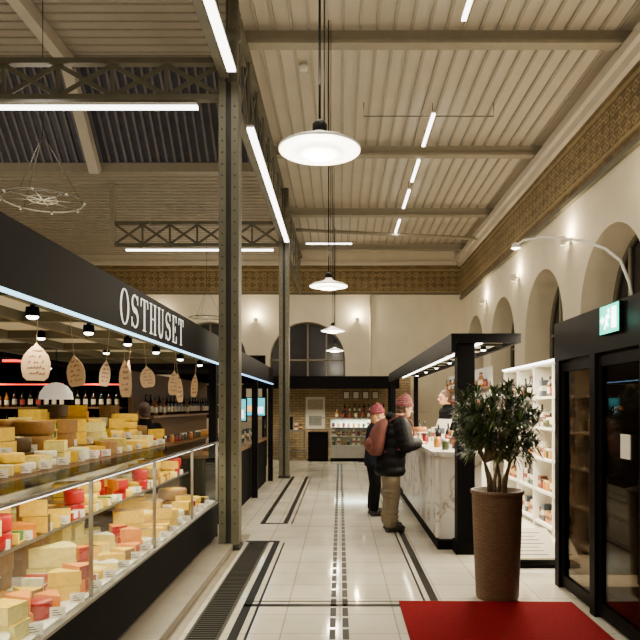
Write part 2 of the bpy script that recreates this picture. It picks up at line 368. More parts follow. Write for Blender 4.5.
def ringlamp(x,y,z):
    e=root('ring_chandelier',(x,y,z),'thin wire ring chandelier with radiating rods on cables','lamp','ring chandeliers')
    m=MB(); N=40
    m.tube([(0.48*math.cos(2*pi*i/N),0.48*math.sin(2*pi*i/N),0) for i in range(N+1)],0.012,M_steel,6)
    add('ring_frame',m,parent=e)
    m=MB()
    m.tube([(0.18*math.cos(2*pi*i/N),0.18*math.sin(2*pi*i/N),0.02) for i in range(N+1)],0.008,M_steel,6); add('inner_ring',m,parent=e)
    for i in range(3):
        m=MB(); a=2*pi*i/3+0.4; m.tube([(0.48*math.cos(a),0.48*math.sin(a),0),(0,0,0.85)],0.004,M_steeld,5); add('cable',m,parent=e)
    for i in range(8):
        m=MB(); a=2*pi*i/8+0.2; m.tube([(0.5*math.cos(a),0.5*math.sin(a),0),(0,0,0.02)],0.007,M_steel,5)
        m.ell((0.5*math.cos(a),0.5*math.sin(a),-0.01),(0.018,0.018,0.022),M_beam,8,6); add('spoke',m,parent=e)
    m=MB(); m.tube([(0,0,0.85),(0,0,ZT-0.03-z if y<12 else ZF-0.03-z)],0.005,M_blackm,5); add('suspension_wire',m,parent=e)
    light('POINT','hall_fill',(0,0,-0.1),28,e,(1,0.87,0.68),0.3)  # fill lamp added to brighten the hall; the ring itself is unlit
    light('POINT','roof_fill',(0,0,0.6),34,e,(1,0.87,0.70),0.3)  # second fill lamp, added above the ring to brighten the roof boards
ringlamp(-3.75,8.2,4.2); ringlamp(-6.8,11.5,4.2); ringlamp(-3.9,19.0,4.2); ringlamp(-4.5,3.0,4.2)  # last ring hangs out of view, added so its fills brighten the roof
def sconce(x,y,z,rz):
    e=root('wall_lamp',(x,y,z),'small white uplight lamp glowing on plaster wall','lamp','wall uplight lamps',(0,0,rz))
    m=MB(); m.box(-0.02,0,-0.05,0.05,-0.06,0.06,M_white).tube([(-0.01,0,0),(-0.12,0,0)],0.012,M_white,8); add('wall_bracket',m,parent=e)
    m=MB(); m.lathe([(0.04,-0.08),(0.06,-0.02),(0.062,0.06)],M_white,(-0.14,0,0),14); add('lamp_shade',m,parent=e)
    m=MB(); m.ell((-0.14,0,0.03),(0.05,0.05,0.03),M_spot,10,6); add('bulb',m,parent=e)
    light('POINT','sconce_glow',(-0.17,0,0.14),42,e,(1,0.8,0.5),0.05)
for y in (8.1,11.35,14.6,17.85): sconce(XR,y,4.5,0)
for x in (-5.95,-2.78,0.56): sconce(x,YB,4.45,pi/2)
# ---------------- left cheese stall ----------------
XF=-1.45
e=root('shop_canopy',(0,0,0),'black stall canopy with white serif lettering and led edge','stall')
m=MB(); m.box(XF-0.06,XF,1.0,8.0,2.13,2.45,M_black); add('fascia',m,parent=e)
m=MB(); m.box(XF-0.02,XF+0.004,1.0,8.0,2.115,2.13,M_cyan); add('led_strip',m,parent=e)
m=MB(); m.box(-3.3,XF-0.06,1.0,8.0,2.2,2.26,M_white)
for yy in (2,3,4,5,6,7,7.9): m.box(-3.3,XF-0.06,yy,yy+0.05,2.14,2.2,M_steel)
for xx in (-1.6,-2.0,-2.6,-3.25): m.box(xx,xx+0.05,1.0,8.0,2.14,2.2,M_steel)
add('canopy_roof',m,parent=e)
m=MB(); m.box(-3.36,-3.3,1,8,2.1,2.45,M_black).box(-3.3,XF-0.06,7.94,8.0,2.26,2.45,M_black); add('rear_fascia',m,parent=e)
for xx in (XF-0.14,-3.34):
    m=MB(); m.box(xx,xx+0.09,7.86,7.98,0,2.13,M_black); add('canopy_post',m,parent=e)
M_let=mat('white_lettering',S(245,243,236),0.5,em=(1,0.98,0.93,1),es=0.7,noise=0)
def letter(ch,y0,z0,w,h,parent):
    mb=MB()
    def P(poly): mb.prism([(XF+0.001,y0+u*w,z0+v*h) for u,v in poly],(0.004,0,0),M_let)
    R=lambda a,b,c,d:P([(a,b),(c,b),(c,d),(a,d)])
    def ribbon(pts,ws):
        for i in range(len(pts)-1):
            def nrm(k):
                a=Vector(pts[max(k-1,0)]);b=Vector(pts[min(k+1,len(pts)-1)]);d=(b-a).normalized();return Vector((-d.y,d.x))
            p,q=Vector(pts[i]),Vector(pts[i+1]);n1=nrm(i)*ws[i]/2;n2=nrm(i+1)*ws[i+1]/2
            P([p-n1,q-n2,q+n2,p+n1])
    th=0.035
    if ch=='O':
        N=32
        for i in range(N):
            a,b=2*pi*i/N,2*pi*(i+1)/N
            P([(0.5+0.5*math.cos(a),0.5+0.52*math.sin(a)),(0.5+0.5*math.cos(b),0.5+0.52*math.sin(b)),(0.5+0.36*math.cos(b),0.5+0.485*math.sin(b)),(0.5+0.36*math.cos(a),0.5+0.485*math.sin(a))])
    if ch=='S':
        N=26;pts=[];ws=[]
        for i in range(N+1):
            t=i/N
            if t<0.5:
                a=math.radians(30+ (240)*(t/0.5)); pts.append((0.5+0.34*math.cos(a),0.745+0.225*math.sin(a)))
            else:
                a=math.radians(90-240*((t-0.5)/0.5)); pts.append((0.5+0.36*math.cos(a),0.27+0.25*math.sin(a)))
            ws.append(0.045+0.12*math.exp(-((t-0.5)/0.22)**2))
        ribbon(pts,ws); R(0.82,0.72,0.86,0.98); R(0.10,0.02,0.14,0.3)
    if ch=='T':
        R(0.43,0.03,0.57,0.97);R(0.3,0,0.7,th);R(0.02,1-th*1.2,0.98,1);P([(0.02,0.74),(0.05,0.74),(0.1,0.96),(0.02,0.96)]);P([(0.98,0.74),(0.95,0.74),(0.9,0.96),(0.98,0.96)])
    if ch=='H':
        for u in (0.13,0.73): R(u,0.02,u+0.14,0.98);R(u-0.11,0,u+0.25,th);R(u-0.11,1-th,u+0.25,1)
        R(0.27,0.485,0.73,0.52)
    if ch=='U':
        R(0.13,0.3,0.27,0.98);R(0.02,1-th,0.38,1);R(0.77,0.3,0.82,0.98);R(0.66,1-th,0.94,1)
        N=14;pts=[(0.497-0.297*math.cos(pi*i/N),0.3-0.28*math.sin(pi*i/N)) for i in range(N+1)]
        ribbon(pts,[0.14-0.09*i/N for i in range(N+1)])
    if ch=='E':
        R(0.16,0.02,0.30,0.98);R(0.04,0,0.84,th);R(0.04,1-th,0.80,1);R(0.30,0.485,0.6,0.52);P([(0.84,0.26),(0.8,0.26),(0.74,0.03),(0.84,0.03)]);P([(0.80,0.76),(0.77,0.76),(0.7,0.97),(0.80,0.97)]);R(0.57,0.39,0.6,0.62)
    add('letter',mb,parent=parent)
adv=0.221
for i,ch in enumerate('OSTHUSET'): letter(ch,4.28+i*adv,2.17,0.175,0.235,e)
def spot(x,y,z,tilt=0.0,pw=8,grp='stall spotlights'):
    e=root('spotlight',(x,y,z),'small black spotlight under stall canopy','lamp',grp)
    m=MB(); m.tube([(0,0,0.0),(0,0,-0.012)],0.012,M_blackm,8); add('lamp_stem',m,parent=e)
    m=MB(); m.lathe([(0.002,-0.01),(0.032,-0.012),(0.036,-0.06)],M_blackm,n=14,cap=False); add('lamp_housing',m,parent=e)
    m=MB(); m.ell((0,0,-0.062),(0.03,0.03,0.014),M_spot,12,6); add('bulb',m,parent=e)
    light('SPOT','spot_glow',(0,0,-0.1),pw,e,(1,0.86,0.6),0.04,angle=2.2)
for y in (2.6,3.3,4.05,4.8,5.55,6.4,7.3): spot(-1.585,y+0.05,2.14,pw=14)
for y in (3.6,5.0,6.4): spot(-2.3,y,2.2,pw=24)
YA,YE=1.2,7.7; ZD=0.5
e=root('display_counter',(0,0,0),'glass fronted chilled cheese counter on black base','counter')
M_ledge=mat('stone_ledge',S(136,126,110),0.35,noise=0.15,scale=5)
m=MB(); m.box(-2.35,XF-0.06,YA,YE,0.0,0.1,M_blackm).box(-2.35,XF,YA,YE,0.1,ZD-0.03,M_black).box(-2.35,XF+0.006,YA,YE,ZD-0.03,ZD-0.012,M_chrome); add('counter_base',m,parent=e)
m=MB(); m.box(XF-0.05,-1.2,YA,YE,0.0,0.07,M_ledge); add('foot_ledge',m,parent=e,bevel=0.008)
m=MB(); m.box(-2.35,XF-0.03,YA,YE,ZD-0.012,ZD,M_white).box(-2.35,-2.32,YA,YE,ZD,1.0,M_white); add('display_deck',m,parent=e)
m=MB(); m.box(XF-0.012,XF-0.004,YA,YE,ZD,1.18,M_glass); add('front_glass',m,parent=e)
m=MB(); m.box(-2.0,XF,YA,YE,1.18,1.19,M_glass); add('top_glass',m,parent=e)
m=MB(); m.box(XF-0.02,XF+0.006,YA,YE,1.180,1.196,M_chrome)
for yy in (1.2,2.5,3.8,5.1,6.4,7.68): m.box(XF-0.02,XF+0.004,yy,yy+0.012,ZD,1.18,M_chrome)
add('glass_frame',m,parent=e)
m=MB(); m.box(-2.25,-1.8,YA,YE,0.825,0.835,M_glass).box(-1.805,-1.795,YA,YE,0.82,0.84,M_chrome); add('glass_shelf',m,parent=e)
m=MB(); m.box(-2.7,-2.0,YA,YE,1.16,1.19,M_wood).box(-2.75,-2.25,YA,YE,1.19,1.28,M_wood).box(-2.75,-2.5,YA,YE,1.28,1.4,M_wood).box(-2.75,-2.36,YA,YE,0,1.16,M_black)
add('serving_top',m,parent=e)
m=MB(); m.box(-1.53,-1.50,YA,YE,1.16,1.172,M_strip); add('case_light',m,parent=e)
light('AREA','case_glow',(-1.6,4.5,1.14),52,e,(1,0.92,0.62),0.2,6.2)
def cm(n,r,g,b,ro=0.5): return mat(n,S(r,g,b),ro,noise=0.15,scale=30,bump=0.2,bscale=90,spec=0.3)
C_y=cm('yellow_cheese_paste',230,188,36);C_p=cm('pale_cheese_paste',228,212,120);C_o=cm('orange_cheese_paste',222,132,10)
C_r=cm('brown_rind',140,100,44);C_w=cm('white_bloomy_rind',222,218,190);C_red=cm('red_wax',165,16,16,0.3);C_g=cm('blue_veined_paste',204,198,150);C_k=cm('dark_rind',78,58,32)
C_lab=cm('dark_label',60,40,70);C_gn=cm('green_label',42,100,54)
M_card=mat('price_card',S(232,228,214),0.6,noise=0.02); M_ink=mat('ink',S(50,34,32),0.7)
def wedge(r,h,a0,a1,paste,rind,top=None):
    m=MB();N=8;pts=[(0,0,0)]+[(r*math.cos(a0+(a1-a0)*i/N),r*math.sin(a0+(a1-a0)*i/N),0) for i in range(N+1)]
    pts=[(p[0]-r*0.5,p[1],0) for p in pts]
    n=len(pts);m.v+=[tuple(p) for p in pts]+[(p[0],p[1],h) for p in pts]
    m.face(list(range(n))[::-1],rind);m.face([n+i for i in range(n)],top or rind)
    for i in range(n):
        j=(i+1)%n; m.face([i,j,n+j,n+i],paste if (i==0 or j==0) else rind)
    return m.mesh('cheese_wedge')
def wheel(r,h,c,c2=None):
    m=MB(); m.lathe([(0.002,0),(r*0.93,0),(r*0.98,0.07*h),(r,0.3*h),(r,0.7*h),(r*0.98,0.93*h),(r*0.93,h),(0.002,h)],c,n=28)
    if c2: m.lathe([(0.002,h+0.001),(r*0.6,h+0.001),(r*0.6,h),(0.002,h)],c2,n=20)
    return m.mesh('round_cheese')
def halfwheel(r,h,paste,rind,top=None):
    return wedge(r,h,-pi/2,pi/2,paste,rind,top)
def block(a,b,h,c,r=None,lab=None):
    m=MB(); m.box(-a/2,a/2,-b/2,b/2,0,h,c)
    if r: m.box(-a/2,a/2,-b/2,b/2,h,h+0.004,r).box(-a/2,-a/2+0.004,-b/2-0.001,b/2+0.001,0,h,r)
    if lab: m.box(-a/2-0.001,a/2+0.001,-b*0.25,b*0.25,h*0.2,h+0.004,lab)
    return m.mesh('cheese_block')
small=[('cheese_wedge',wedge(0.18,0.08,-0.35,0.35,C_y,C_r,C_y),'yellow cheese wedge with brown rind',0.08,.15,8),
('cheese_wedge',wedge(0.17,0.06,-0.45,0.45,C_p,C_w,C_w),'pale cheese wedge with white rind',.06,.15,6),
('cheese_wedge',wedge(0.17,0.08,-0.4,0.4,C_o,C_red,C_o),'orange cheese wedge with red wax rind',.08,.15,5),
('cheese_wedge',wedge(0.16,0.10,-0.35,0.35,C_y,C_k,C_k),'tall yellow cheese wedge with dark rind',.10,.13,4),
('round_cheese',wheel(0.075,0.05,C_w,C_p),'small white bloomy round cheese',.052,.155,6),
('round_cheese',wheel(0.07,0.09,C_red),'small red waxed round cheese',.09,.145,3),
('round_cheese',wheel(0.08,0.06,C_y,C_p),'small yellow round cheese',.062,.165,4),
('cheese_block',block(0.13,0.12,0.06,C_y,None,C_gn),'yellow wrapped cheese with green label',.065,.14,2),
('cheese_block',block(0.12,0.12,0.05,C_w,None,C_red),'white wrapped cheese with red label',.055,.14,3),
('cheese_block',block(0.12,0.12,0.05,C_red,None,M_card),'red wrapped cheese with white label',.055,.14,2),
('cheese_block',block(0.14,0.13,0.08,C_p,C_y),'small rectangular pale cheese block',.085,.15,2)]
big=[('round_cheese',wheel(0.15,0.11,C_r,C_y),'large brown rinded round cheese',.113,.31,3),
('round_cheese',wheel(0.14,0.08,C_y,C_w),'large yellow round cheese',.083,.29,3),
('cheese_wedge',halfwheel(0.16,0.11,C_y,C_r,C_r),'half wheel of yellow cheese with brown rind',.11,.33,4),
('cheese_wedge',halfwheel(0.15,0.09,C_p,C_w,C_p),'half wheel of pale cheese',.09,.31,3),
('cheese_wedge',wedge(0.27,0.12,-0.45,0.45,C_p,C_k,C_p),'large pale cheese wedge with dark rind',.12,.24,4),
('cheese_wedge',wedge(0.26,0.11,-0.45,0.45,C_y,C_r,C_r),'large yellow cheese wedge',.11,.23,6),
('cheese_block',block(0.18,0.2,0.09,C_y,C_r),'large rectangular block of yellow cheese',.094,.22,3),
('cheese_block',block(0.17,0.2,0.11,C_p,C_w),'large rectangular block of pale cheese',.114,.22,2),
('cheese_block',block(0.18,0.16,0.07,C_o,C_r),'large square block of orange cheese',.074,.18,1),
('round_cheese',wheel(0.13,0.11,C_k,C_p),'dark rinded round cheese with pale top',.113,.27,2)]
def row(x,z,grp,where,pbig,stack,y0=2.2):
    y=y0+random.random()*0.1
    while y<7.5:
        pool=big if random.random()<pbig else small
        it=random.choices(pool,[k[5] for k in pool])[0]
        n=random.choices((1,2,3),stack)[0]
        base=random.choice((0,pi,0.5,pi-0.5,-0.5)) if it[0]=='cheese_wedge' else 0
        if it[3]>0.1: n=min(n,2)
        yc=y+it[4]/2
        for q in range(n):
            add(it[0],it[1],(x+random.uniform(-.012,.012),yc+random.uniform(-.008,.008),z+q*(it[3]+0.003)),label=it[2]+' '+where,cat='cheese',group=grp,rot=(0,0,base+random.uniform(-0.3,0.3)))
        y+=it[4]+0.012
row(-1.60,ZD,'cheeses in the chilled case','inside the glass case',0.0,(8,3,0))
row(-1.81,ZD,'cheeses in the chilled case','inside the glass case',0.3,(4,5,1))
row(-2.10,ZD,'cheeses in the chilled case','inside the glass case',0.7,(3,6,0))
row(-1.89,0.836,'cheeses on the glass shelf','on the glass shelf',0.0,(5,4,0))
row(-2.10,0.836,'cheeses on the glass shelf','on the glass shelf',0.5,(4,4,0))
row(-2.11,1.191,'cheeses on the serving top','on the serving top',0.25,(6,3,0))
row(-2.38,1.281,'cheeses on the serving top','on the serving top',0.5,(4,4,1))
row(-2.63,1.401,'cheeses on the serving top','on the serving top',0.5,(5,3,1))
m=MB(); m.box(-0.04,0.04,-0.002,0.002,0,0.055,M_card)
for i in range(3): m.box(-0.025,0.02-0.01*i,-0.003,-0.002,0.012+i*0.012,0.016+i*0.012,M_ink)
tag=m.mesh('price_tag')
for i in range(20):
    add('price_tag',tag,(-1.495,2.4+i*0.26,ZD),label='small white price card in cheese case',cat='card',group='price cards in the case',rot=(0,0,0.3))
for i in range(20):
    add('price_tag',tag,(-1.84,2.5+i*0.26,0.836),label='small white price card on glass shelf',cat='card',group='price cards on the glass shelf',rot=(0,0,0.3))
for i in range(18):
    add('price_tag',tag,(-2.02,2.42+i*0.29,1.19),label='small white price card on serving top',cat='card',group='price cards on the serving top',rot=(0,0,0.3))
for i in range(14):
    add('price_tag',tag,(-2.26,2.6+i*0.36,1.281),label='small white price card on serving top step',cat='card',group='price cards on the serving top',rot=(0,0,0.2))
M_pad=mat('tan_card_board',S(198,168,132),0.8,noise=0.08,spec=0.1); M_pink=mat('brown_ink',S(110,64,50),0.7,noise=0.1)
def paddle(x,y,zc,w,h,rz,tilt):
    e=root('hanging_sign',(x,y,zc),'tan pointed shop tag with handwriting on string','sign','pointed tags under canopy',(0,tilt,rz))
    m=MB();pts=[]
    for u,v in ((0.04,1),(0.16,0.88),(0.5,0.66),(0.85,0.35),(1,0),(0.99,-0.4),(0.86,-0.8),(0.6,-0.97)): pts.append((u*w/2,v*h/2))
    full=pts+[(-a,b) for a,b in pts[::-1]]
    m.prism([(a,0,b) for a,b in full],(0,0.006,0),M_pad)
    for i in range(5): 
        wd=w*(0.34-0.03*i); n=6
        for q in range(n):
            if random.random()<0.15: continue
            xa=-wd+2*wd*q/n; zz=h*(-0.32+0.15*i)+random.uniform(-.01,.01)*h; t=0.005
            hh=h*random.uniform(.03,.08)
            m.prism([(xa,-0.0005,zz),(xa+t,-0.0005,zz),(xa+wd*0.2+t,-0.0005,zz+hh),(xa+wd*0.2,-0.0005,zz+hh)],(0,-0.001,0),M_pink)
            m.prism([(xa+wd*0.2,-0.0005,zz+hh-t),(xa+wd*0.3,-0.0005,zz),(xa+wd*0.3,-0.0005,zz+t)],(0,-0.001,0),M_pink)
    add('tag_board',m,parent=e)
    m=MB(); m.tube([(0,0.004,h/2-0.005),(0,0.004,2.2-zc)],0.0015,M_pad,5); add('string',m,parent=e)
for x,y,zc,w,h,rz,ti in ((-1.6,3.42,1.85,0.145,0.2,.15,.03),(-1.6,3.93,1.83,0.12,0.19,-.2,-.12),(-1.59,4.40,1.84,0.07,0.18,.5,.1),(-1.58,4.78,1.82,0.09,0.28,0.1,-.04),(-1.6,4.88,1.84,0.06,0.24,.6,.14),(-1.6,5.4,1.86,0.12,0.18,.3,-.1),(-1.6,6.25,1.84,0.10,0.24,.1,.06),(-1.59,6.42,1.80,0.07,0.3,.5,-.1),(-1.58,7.05,1.84,0.08,0.26,-.3,.08)):
    paddle(x,y,zc,w,h,rz,ti)
e=root('dome_lamp',(-2.62,6.0,1.68),'cream dome shaped pendant shade above the counter','lamp')
m=MB(); m.lathe([(0.15,0),(0.14,0.06),(0.1,0.12),(0.04,0.15),(0.005,0.155)],M_shade,n=24); add('lamp_shade',m,parent=e)
m=MB(); m.tube([(0,0,0.15),(0,0,0.52)],0.004,M_blackm,5); add('cable',m,parent=e)
m=MB(); m.box(-1.07,-0.85,1,7.7,0.001,0.004,M_blackm); y=1
while y<7.7: m.box(-1.06,-0.86,y,y+0.018,0.004,0.010,M_steeld); y+=0.045
m.box(-1.075,-1.06,1,7.7,0,0.012,M_steeld).box(-0.86,-0.845,1,7.7,0,0.012,M_steeld)
add('floor_grate',m,label='long black slotted drain grate in floor',cat='grate')
# ---------------- small goods ----------------
def bottle(col,lab,h=0.3,r=0.037):
    g=mat('bottle_glass',col,0.12,noise=0.05); l=mat('bottle_label',lab,0.6,noise=0.05); c=mat('bottle_cap',S(40,30,28),0.4)
    m=MB(); m.lathe([(0.002,0),(r,0.0),(r,h*0.58),(r*0.8,h*0.66),(r*0.36,h*0.74),(r*0.34,h*0.9)],g,n=14)
    m.lathe([(r+0.001,h*0.15),(r+0.001,h*0.45)],l,n=14); m.lathe([(r*0.4,h*0.88),(r*0.4,h),(0.002,h)],c,n=10)
    return m.mesh('bottle')
BT=[(bottle(S(20,32,22),S(210,196,160)),'dark green wine bottle with cream label'),(bottle(S(46,18,14),S(190,180,160)),'dark red wine bottle with pale label'),
(bottle(S(150,90,30),S(220,210,180),0.26,0.035),'amber bottle with white label'),(bottle(S(30,26,24),S(150,50,40),0.28,0.038),'black bottle with red label')]
def jar(col,lid):
    g=mat('jar_content',col,0.3,noise=0.2,scale=40); l=mat('jar_lid',lid,0.35,0.3)
    m=MB(); m.lathe([(0.002,0),(0.04,0),(0.043,0.02),(0.043,0.09),(0.036,0.1)],g,n=14); m.lathe([(0.039,0.1),(0.039,0.125),(0.002,0.125)],l,n=14)
    return m.mesh('jar')
JR=[(jar(S(120,34,26),S(40,40,40)),'red preserve jar with dark lid'),(jar(S(180,120,40),S(180,150,90)),'golden preserve jar with gold lid'),(jar(S(60,70,36),S(200,200,190)),'green preserve jar with white lid')]
def carton(a,b,h,col,band):
    p=mat('carton_print',col,0.5,noise=0.05);q=mat('carton_band',band,0.5,noise=0.05)
    m=MB(); m.box(-a/2,a/2,-b/2,b/2,0,h,p).box(-a/2-0.001,a/2+0.001,-b/2-0.001,b/2+0.001,h*0.35,h*0.65,q); return m.mesh('carton')
CT=[(carton(0.1,0.12,0.2,S(206,194,170),S(120,40,36)),'cream food carton with red band'),(carton(0.1,0.1,0.16,S(100,54,34),S(200,170,110)),'brown food carton with gold band'),
(carton(0.12,0.1,0.22,S(60,70,80),S(210,206,190)),'blue food carton with white band'),(carton(0.1,0.1,0.14,S(190,130,56),S(90,50,30)),'orange food carton with brown band')]
def put(pool,name,cat,loc,where,grp,rz=0):
    me,l=random.choice(pool); nm=me.name.split('.')[0]; add(nm,me,loc,label=l+' '+where,cat=nm,group=grp,rot=(0,0,rz))
XS=2.62
e=root('wine_shelf',(0,0,0),'tall white open shelving unit filled with bottles','shelf')
m=MB(); m.box(XS+0.35,XS+0.38,6.4,10.4,0,2.2,M_white); add('back_panel',m,parent=e)
for yy in (6.4,7.2,8.0,8.8,9.6,10.37):
    m=MB(); m.box(XS,XS+0.35,yy,yy+0.03,0,2.2,M_white); add('upright',m,parent=e)
SZ=(0.1,0.52,0.94,1.34,1.74)
for z in SZ+(2.17,):
    m=MB(); m.box(XS,XS+0.35,6.43,10.37,z-0.03,z,M_white); add('shelf_board',m,parent=e)
for z in SZ:
    y=6.52
    while y<10.3:
        near=min(abs(y-q-0.015) for q in (6.4,7.2,8.0,8.8,9.6,10.37))
        if near>0.065 and random.random()<0.96:
            if z in(0.1,) : put(CT,'carton','carton',(XS+0.12,y,z),'on the white shelf','cartons on the white shelf')
            elif random.random()<0.55: put(BT,'bottle','bottle',(XS+0.09,y,z),'on the white shelf','bottles on the white shelf')
            elif random.random()<0.5: put(CT[1:]+CT[:1],'carton','carton',(XS+0.1,y,z),'on the white shelf','cartons on the white shelf')
            else: put(JR,'jar','jar',(XS+0.08,y,z),'on the white shelf','jars on the white shelf')
        y+=0.11 if z>0.1 else 0.13
m=MB(); m.box(XS-0.03,XS,6.43,10.37,2.17,2.19,M_strip); add('shelf_fill_strip',m,parent=e)  # glowing strip added along the top to brighten the shelf
light('AREA','shelf_fill',(2.1,8.4,2.35),300,e,(1,0.87,0.62),0.3,3.6,rot=(0,0.35,0))  # fill lamp without a fixture, added to brighten shelf and floor
# ---------------- right kiosk ----------------
e=root('kiosk_canopy',(0,0,0),'black framed cafe kiosk canopy with lit white underside','kiosk')
m=MB(); m.box(1.2,1.25,7.0,16,2.2,2.4,M_black).box(1.25,1.95,7.0,7.05,2.3,2.4,M_black).box(1.9,1.95,7.05,16,2.3,2.4,M_black); add('fascia',m,parent=e)
m=MB(); m.box(1.25,1.9,7.05,16,2.35,2.4,M_white)
for i in range(12): m.box(1.25,1.9,7.6+i*0.7,7.64+i*0.7,2.32,2.35,M_steeld)
add('canopy_roof',m,parent=e)
m=MB(); m.box(1.53,1.56,7.1,15.9,2.3,2.32,M_strip); add('led_strip',m,parent=e)
m=MB(); m.box(1.28,1.47,7.08,7.27,0.0,2.33,M_black).box(1.26,1.49,7.06,7.29,0,0.14,M_blackm); add('canopy_post',m,parent=e,bevel=0.004)
for xx in (1.25,1.8):
    m=MB(); m.box(xx,xx+0.1,15.8,15.9,0,2.33,M_black); add('canopy_post',m,parent=e)
e=root('cafe_counter',(0,0,0),'white marble cafe counter on dark plinth','counter')
m=MB(); m.box(1.13,1.62,7.42,15.4,0.1,1.05,M_marble); add('counter_body',m,parent=e)
m=MB(); m.box(1.05,1.68,7.34,11.2,1.05,1.1,M_marble).box(1.09,1.13,7.38,11.2,0.12,1.05,M_marble); add('counter_top',m,parent=e,bevel=0.006)
m=MB(); m.box(1.1,1.7,7.32,15.4,0,0.1,M_blackm); add('plinth',m,parent=e)
m=MB(); m.box(1.1,1.11,11.3,15.3,1.06,1.5,M_glass).box(1.1,1.6,11.3,15.3,1.5,1.51,M_glass).box(1.1,1.62,11.25,15.35,1.05,1.06,M_chrome); add('glass_case',m,parent=e)
for i,(x,y) in enumerate([(1.25,7.7),(1.5,7.75),(1.4,7.9),(1.22,8.15),(1.45,8.1),(1.28,8.45),(1.5,8.65),(1.35,8.8),(1.5,9.0),(1.22,9.25),(1.4,9.6),(1.3,10.0),(1.5,10.2),(1.3,10.4),(1.3,10.6),(1.5,10.9)]):
    put((JR,CT,BT)[i%3],'carton','carton',(x,y,1.1),'on the marble counter','goods on the marble counter')
M_bread=mat('bread_crust',S(170,104,50),0.7,noise=0.25,scale=20,bump=0.4)
M_cake=mat('sponge_cake',S(150,92,48),0.8,noise=0.2,scale=30)
def cakestand(x,y):
    e=root('cake_stand',(x,y,1.1),'white cake stand with brown cake on counter','cake stand','cake stands on the counter')
    m=MB(); m.lathe([(0.002,0),(0.07,0),(0.06,0.012),(0.015,0.03),(0.012,0.1),(0.03,0.115),(0.12,0.12),(0.125,0.13),(0.002,0.13)],M_white,n=24); add('stand',m,parent=e)
    m=MB(); m.lathe([(0.002,0.131),(0.10,0.131),(0.105,0.15),(0.10,0.2),(0.002,0.205)],M_cake,n=24); add('cake',m,parent=e)
cakestand(1.5,8.36); cakestand(1.2,9.75)
e=root('till',(1.45,9.3,1.1),'small white till screen on the marble counter','till',rot=(0,0,0.5))
m=MB(); m.box(-0.06,0.06,-0.08,0.08,0,0.015,M_blackm).tube([(0,0,0.015),(0,0,0.15)],0.012,M_blackm,8); add('till_stand',m,parent=e)
m=MB(); m.prism([(-0.02,-0.15,0.13),(-0.02,0.15,0.13),(0.06,0.15,0.33),(0.06,-0.15,0.33)],(0.015,0,-0.005),M_white); add('till_screen',m,parent=e)
m=MB(); m.ell((0,0,0.045),(0.06,0.12,0.045),M_bread,14,8); br=m.mesh('bread_loaf')
for i in range(16): add('bread_loaf',br,(1.3+0.2*(i%2),11.5+0.24*i,1.06),label='golden brown bread loaf in glass case',cat='bread',group='loaves in the glass case')
for y in (7.8,8.5,9.1,10.2,11.6,13.0,14.5): spot(1.72,y,2.35,pw=26,grp='kiosk spotlights')
e=root('back_counter',(0,0,0),'pale back counter with drawers in cafe kiosk','counter')
m=MB(); m.box(2.2,2.5,10.8,15.4,0,0.92,M_white).box(2.18,2.54,10.78,15.42,0.92,0.96,M_wood); add('counter_body',m,parent=e)
for i in range(5):
    m=MB(); m.box(2.185,2.2,10.85+i*0.9,11.65+i*0.9,0.1,0.86,M_white); add('door',m,parent=e)
e=root('coffee_machine',(2.34,12.4,0.96),'steel espresso machine on back counter','coffee machine')
m=MB(); m.box(-0.16,0.16,-0.35,0.35,0.2,0.32,M_chrome).box(-0.02,0.16,-0.33,0.33,0.06,0.2,M_blackm).box(-0.18,0.16,-0.35,0.35,0.0,0.06,M_chrome); add('machine_body',m,parent=e,bevel=0.01)
for k in (-0.18,0.18):
    m=MB(); m.tube([(-0.08,k,0.2),(-0.08,k,0.15)],0.035,M_chrome,12).tube([(-0.08,k,0.16),(-0.2,k,0.15)],0.012,M_blackm,8); add('group_head',m,parent=e)
e=root('kiosk_shelving',(0,0,0),'white kiosk back panel with wooden shelf','shelf')
m=MB(); m.box(2.56,2.59,11,15.3,0,2.3,M_white); add('back_panel',m,parent=e)
for z in (1.38,1.65,1.95):
    m=MB(); m.box(2.4,2.56,11,15.3,z-0.03,z,M_wood); add('shelf_board',m,parent=e)
for z in (1.38,1.65,1.95):
    for i in range(30): put(JR if z<1.9 else BT[2:3]+JR,'jar','jar',(2.48,11.1+i*0.138,z),'on the kiosk shelf','goods on the kiosk shelf')
light('AREA','kiosk_glow',(1.6,11.5,2.27),100,None,(1,0.86,0.62),0.3,7)
# ---------------- planter and plant ----------------
e=root('potted_plant',(1.33,5.5,0),'bushy olive green tree in tall brown woven planter','plant')
M_rattan=brick('brown_woven_rattan',S(116,84,54),S(100,70,44),S(70,50,34),'Y',0.035,0.017,0.002,0.5,rough=0.6,bump=0.4)
m=MB(); pr=[(0.01,0),(0.17,0),(0.178,0.02)]
for i in range(60):
    z=0.02+0.86*(i+0.5)/60; r=0.178+0.034*(z/0.9)+ (0.0012 if i%2 else 0); pr.append((r,z))
pr+=[(0.222,0.885),(0.222,0.91),(0.2,0.91),(0.195,0.84),(0.01,0.84)]
m.lathe(pr,M_rattan,n=36); add('planter',m,parent=e)
M_soil=mat('soil',S(50,36,26),0.95,bump=0.6); m=MB(); m.lathe([(0.195,0.845),(0.1,0.86),(0.005,0.865)],M_soil,n=24); add('soil',m,parent=e)
M_bark=mat('grey_bark',S(116,98,74),0.8,noise=0.3,scale=40); M_leaf=mat('glossy_leaf',S(50,66,28),0.4,noise=0.4,scale=9,spec=0.3); M_leaf2=mat('young_leaf',S(82,100,44),0.4,noise=0.3,scale=9,spec=0.3)
tips=[]; tr=MB()
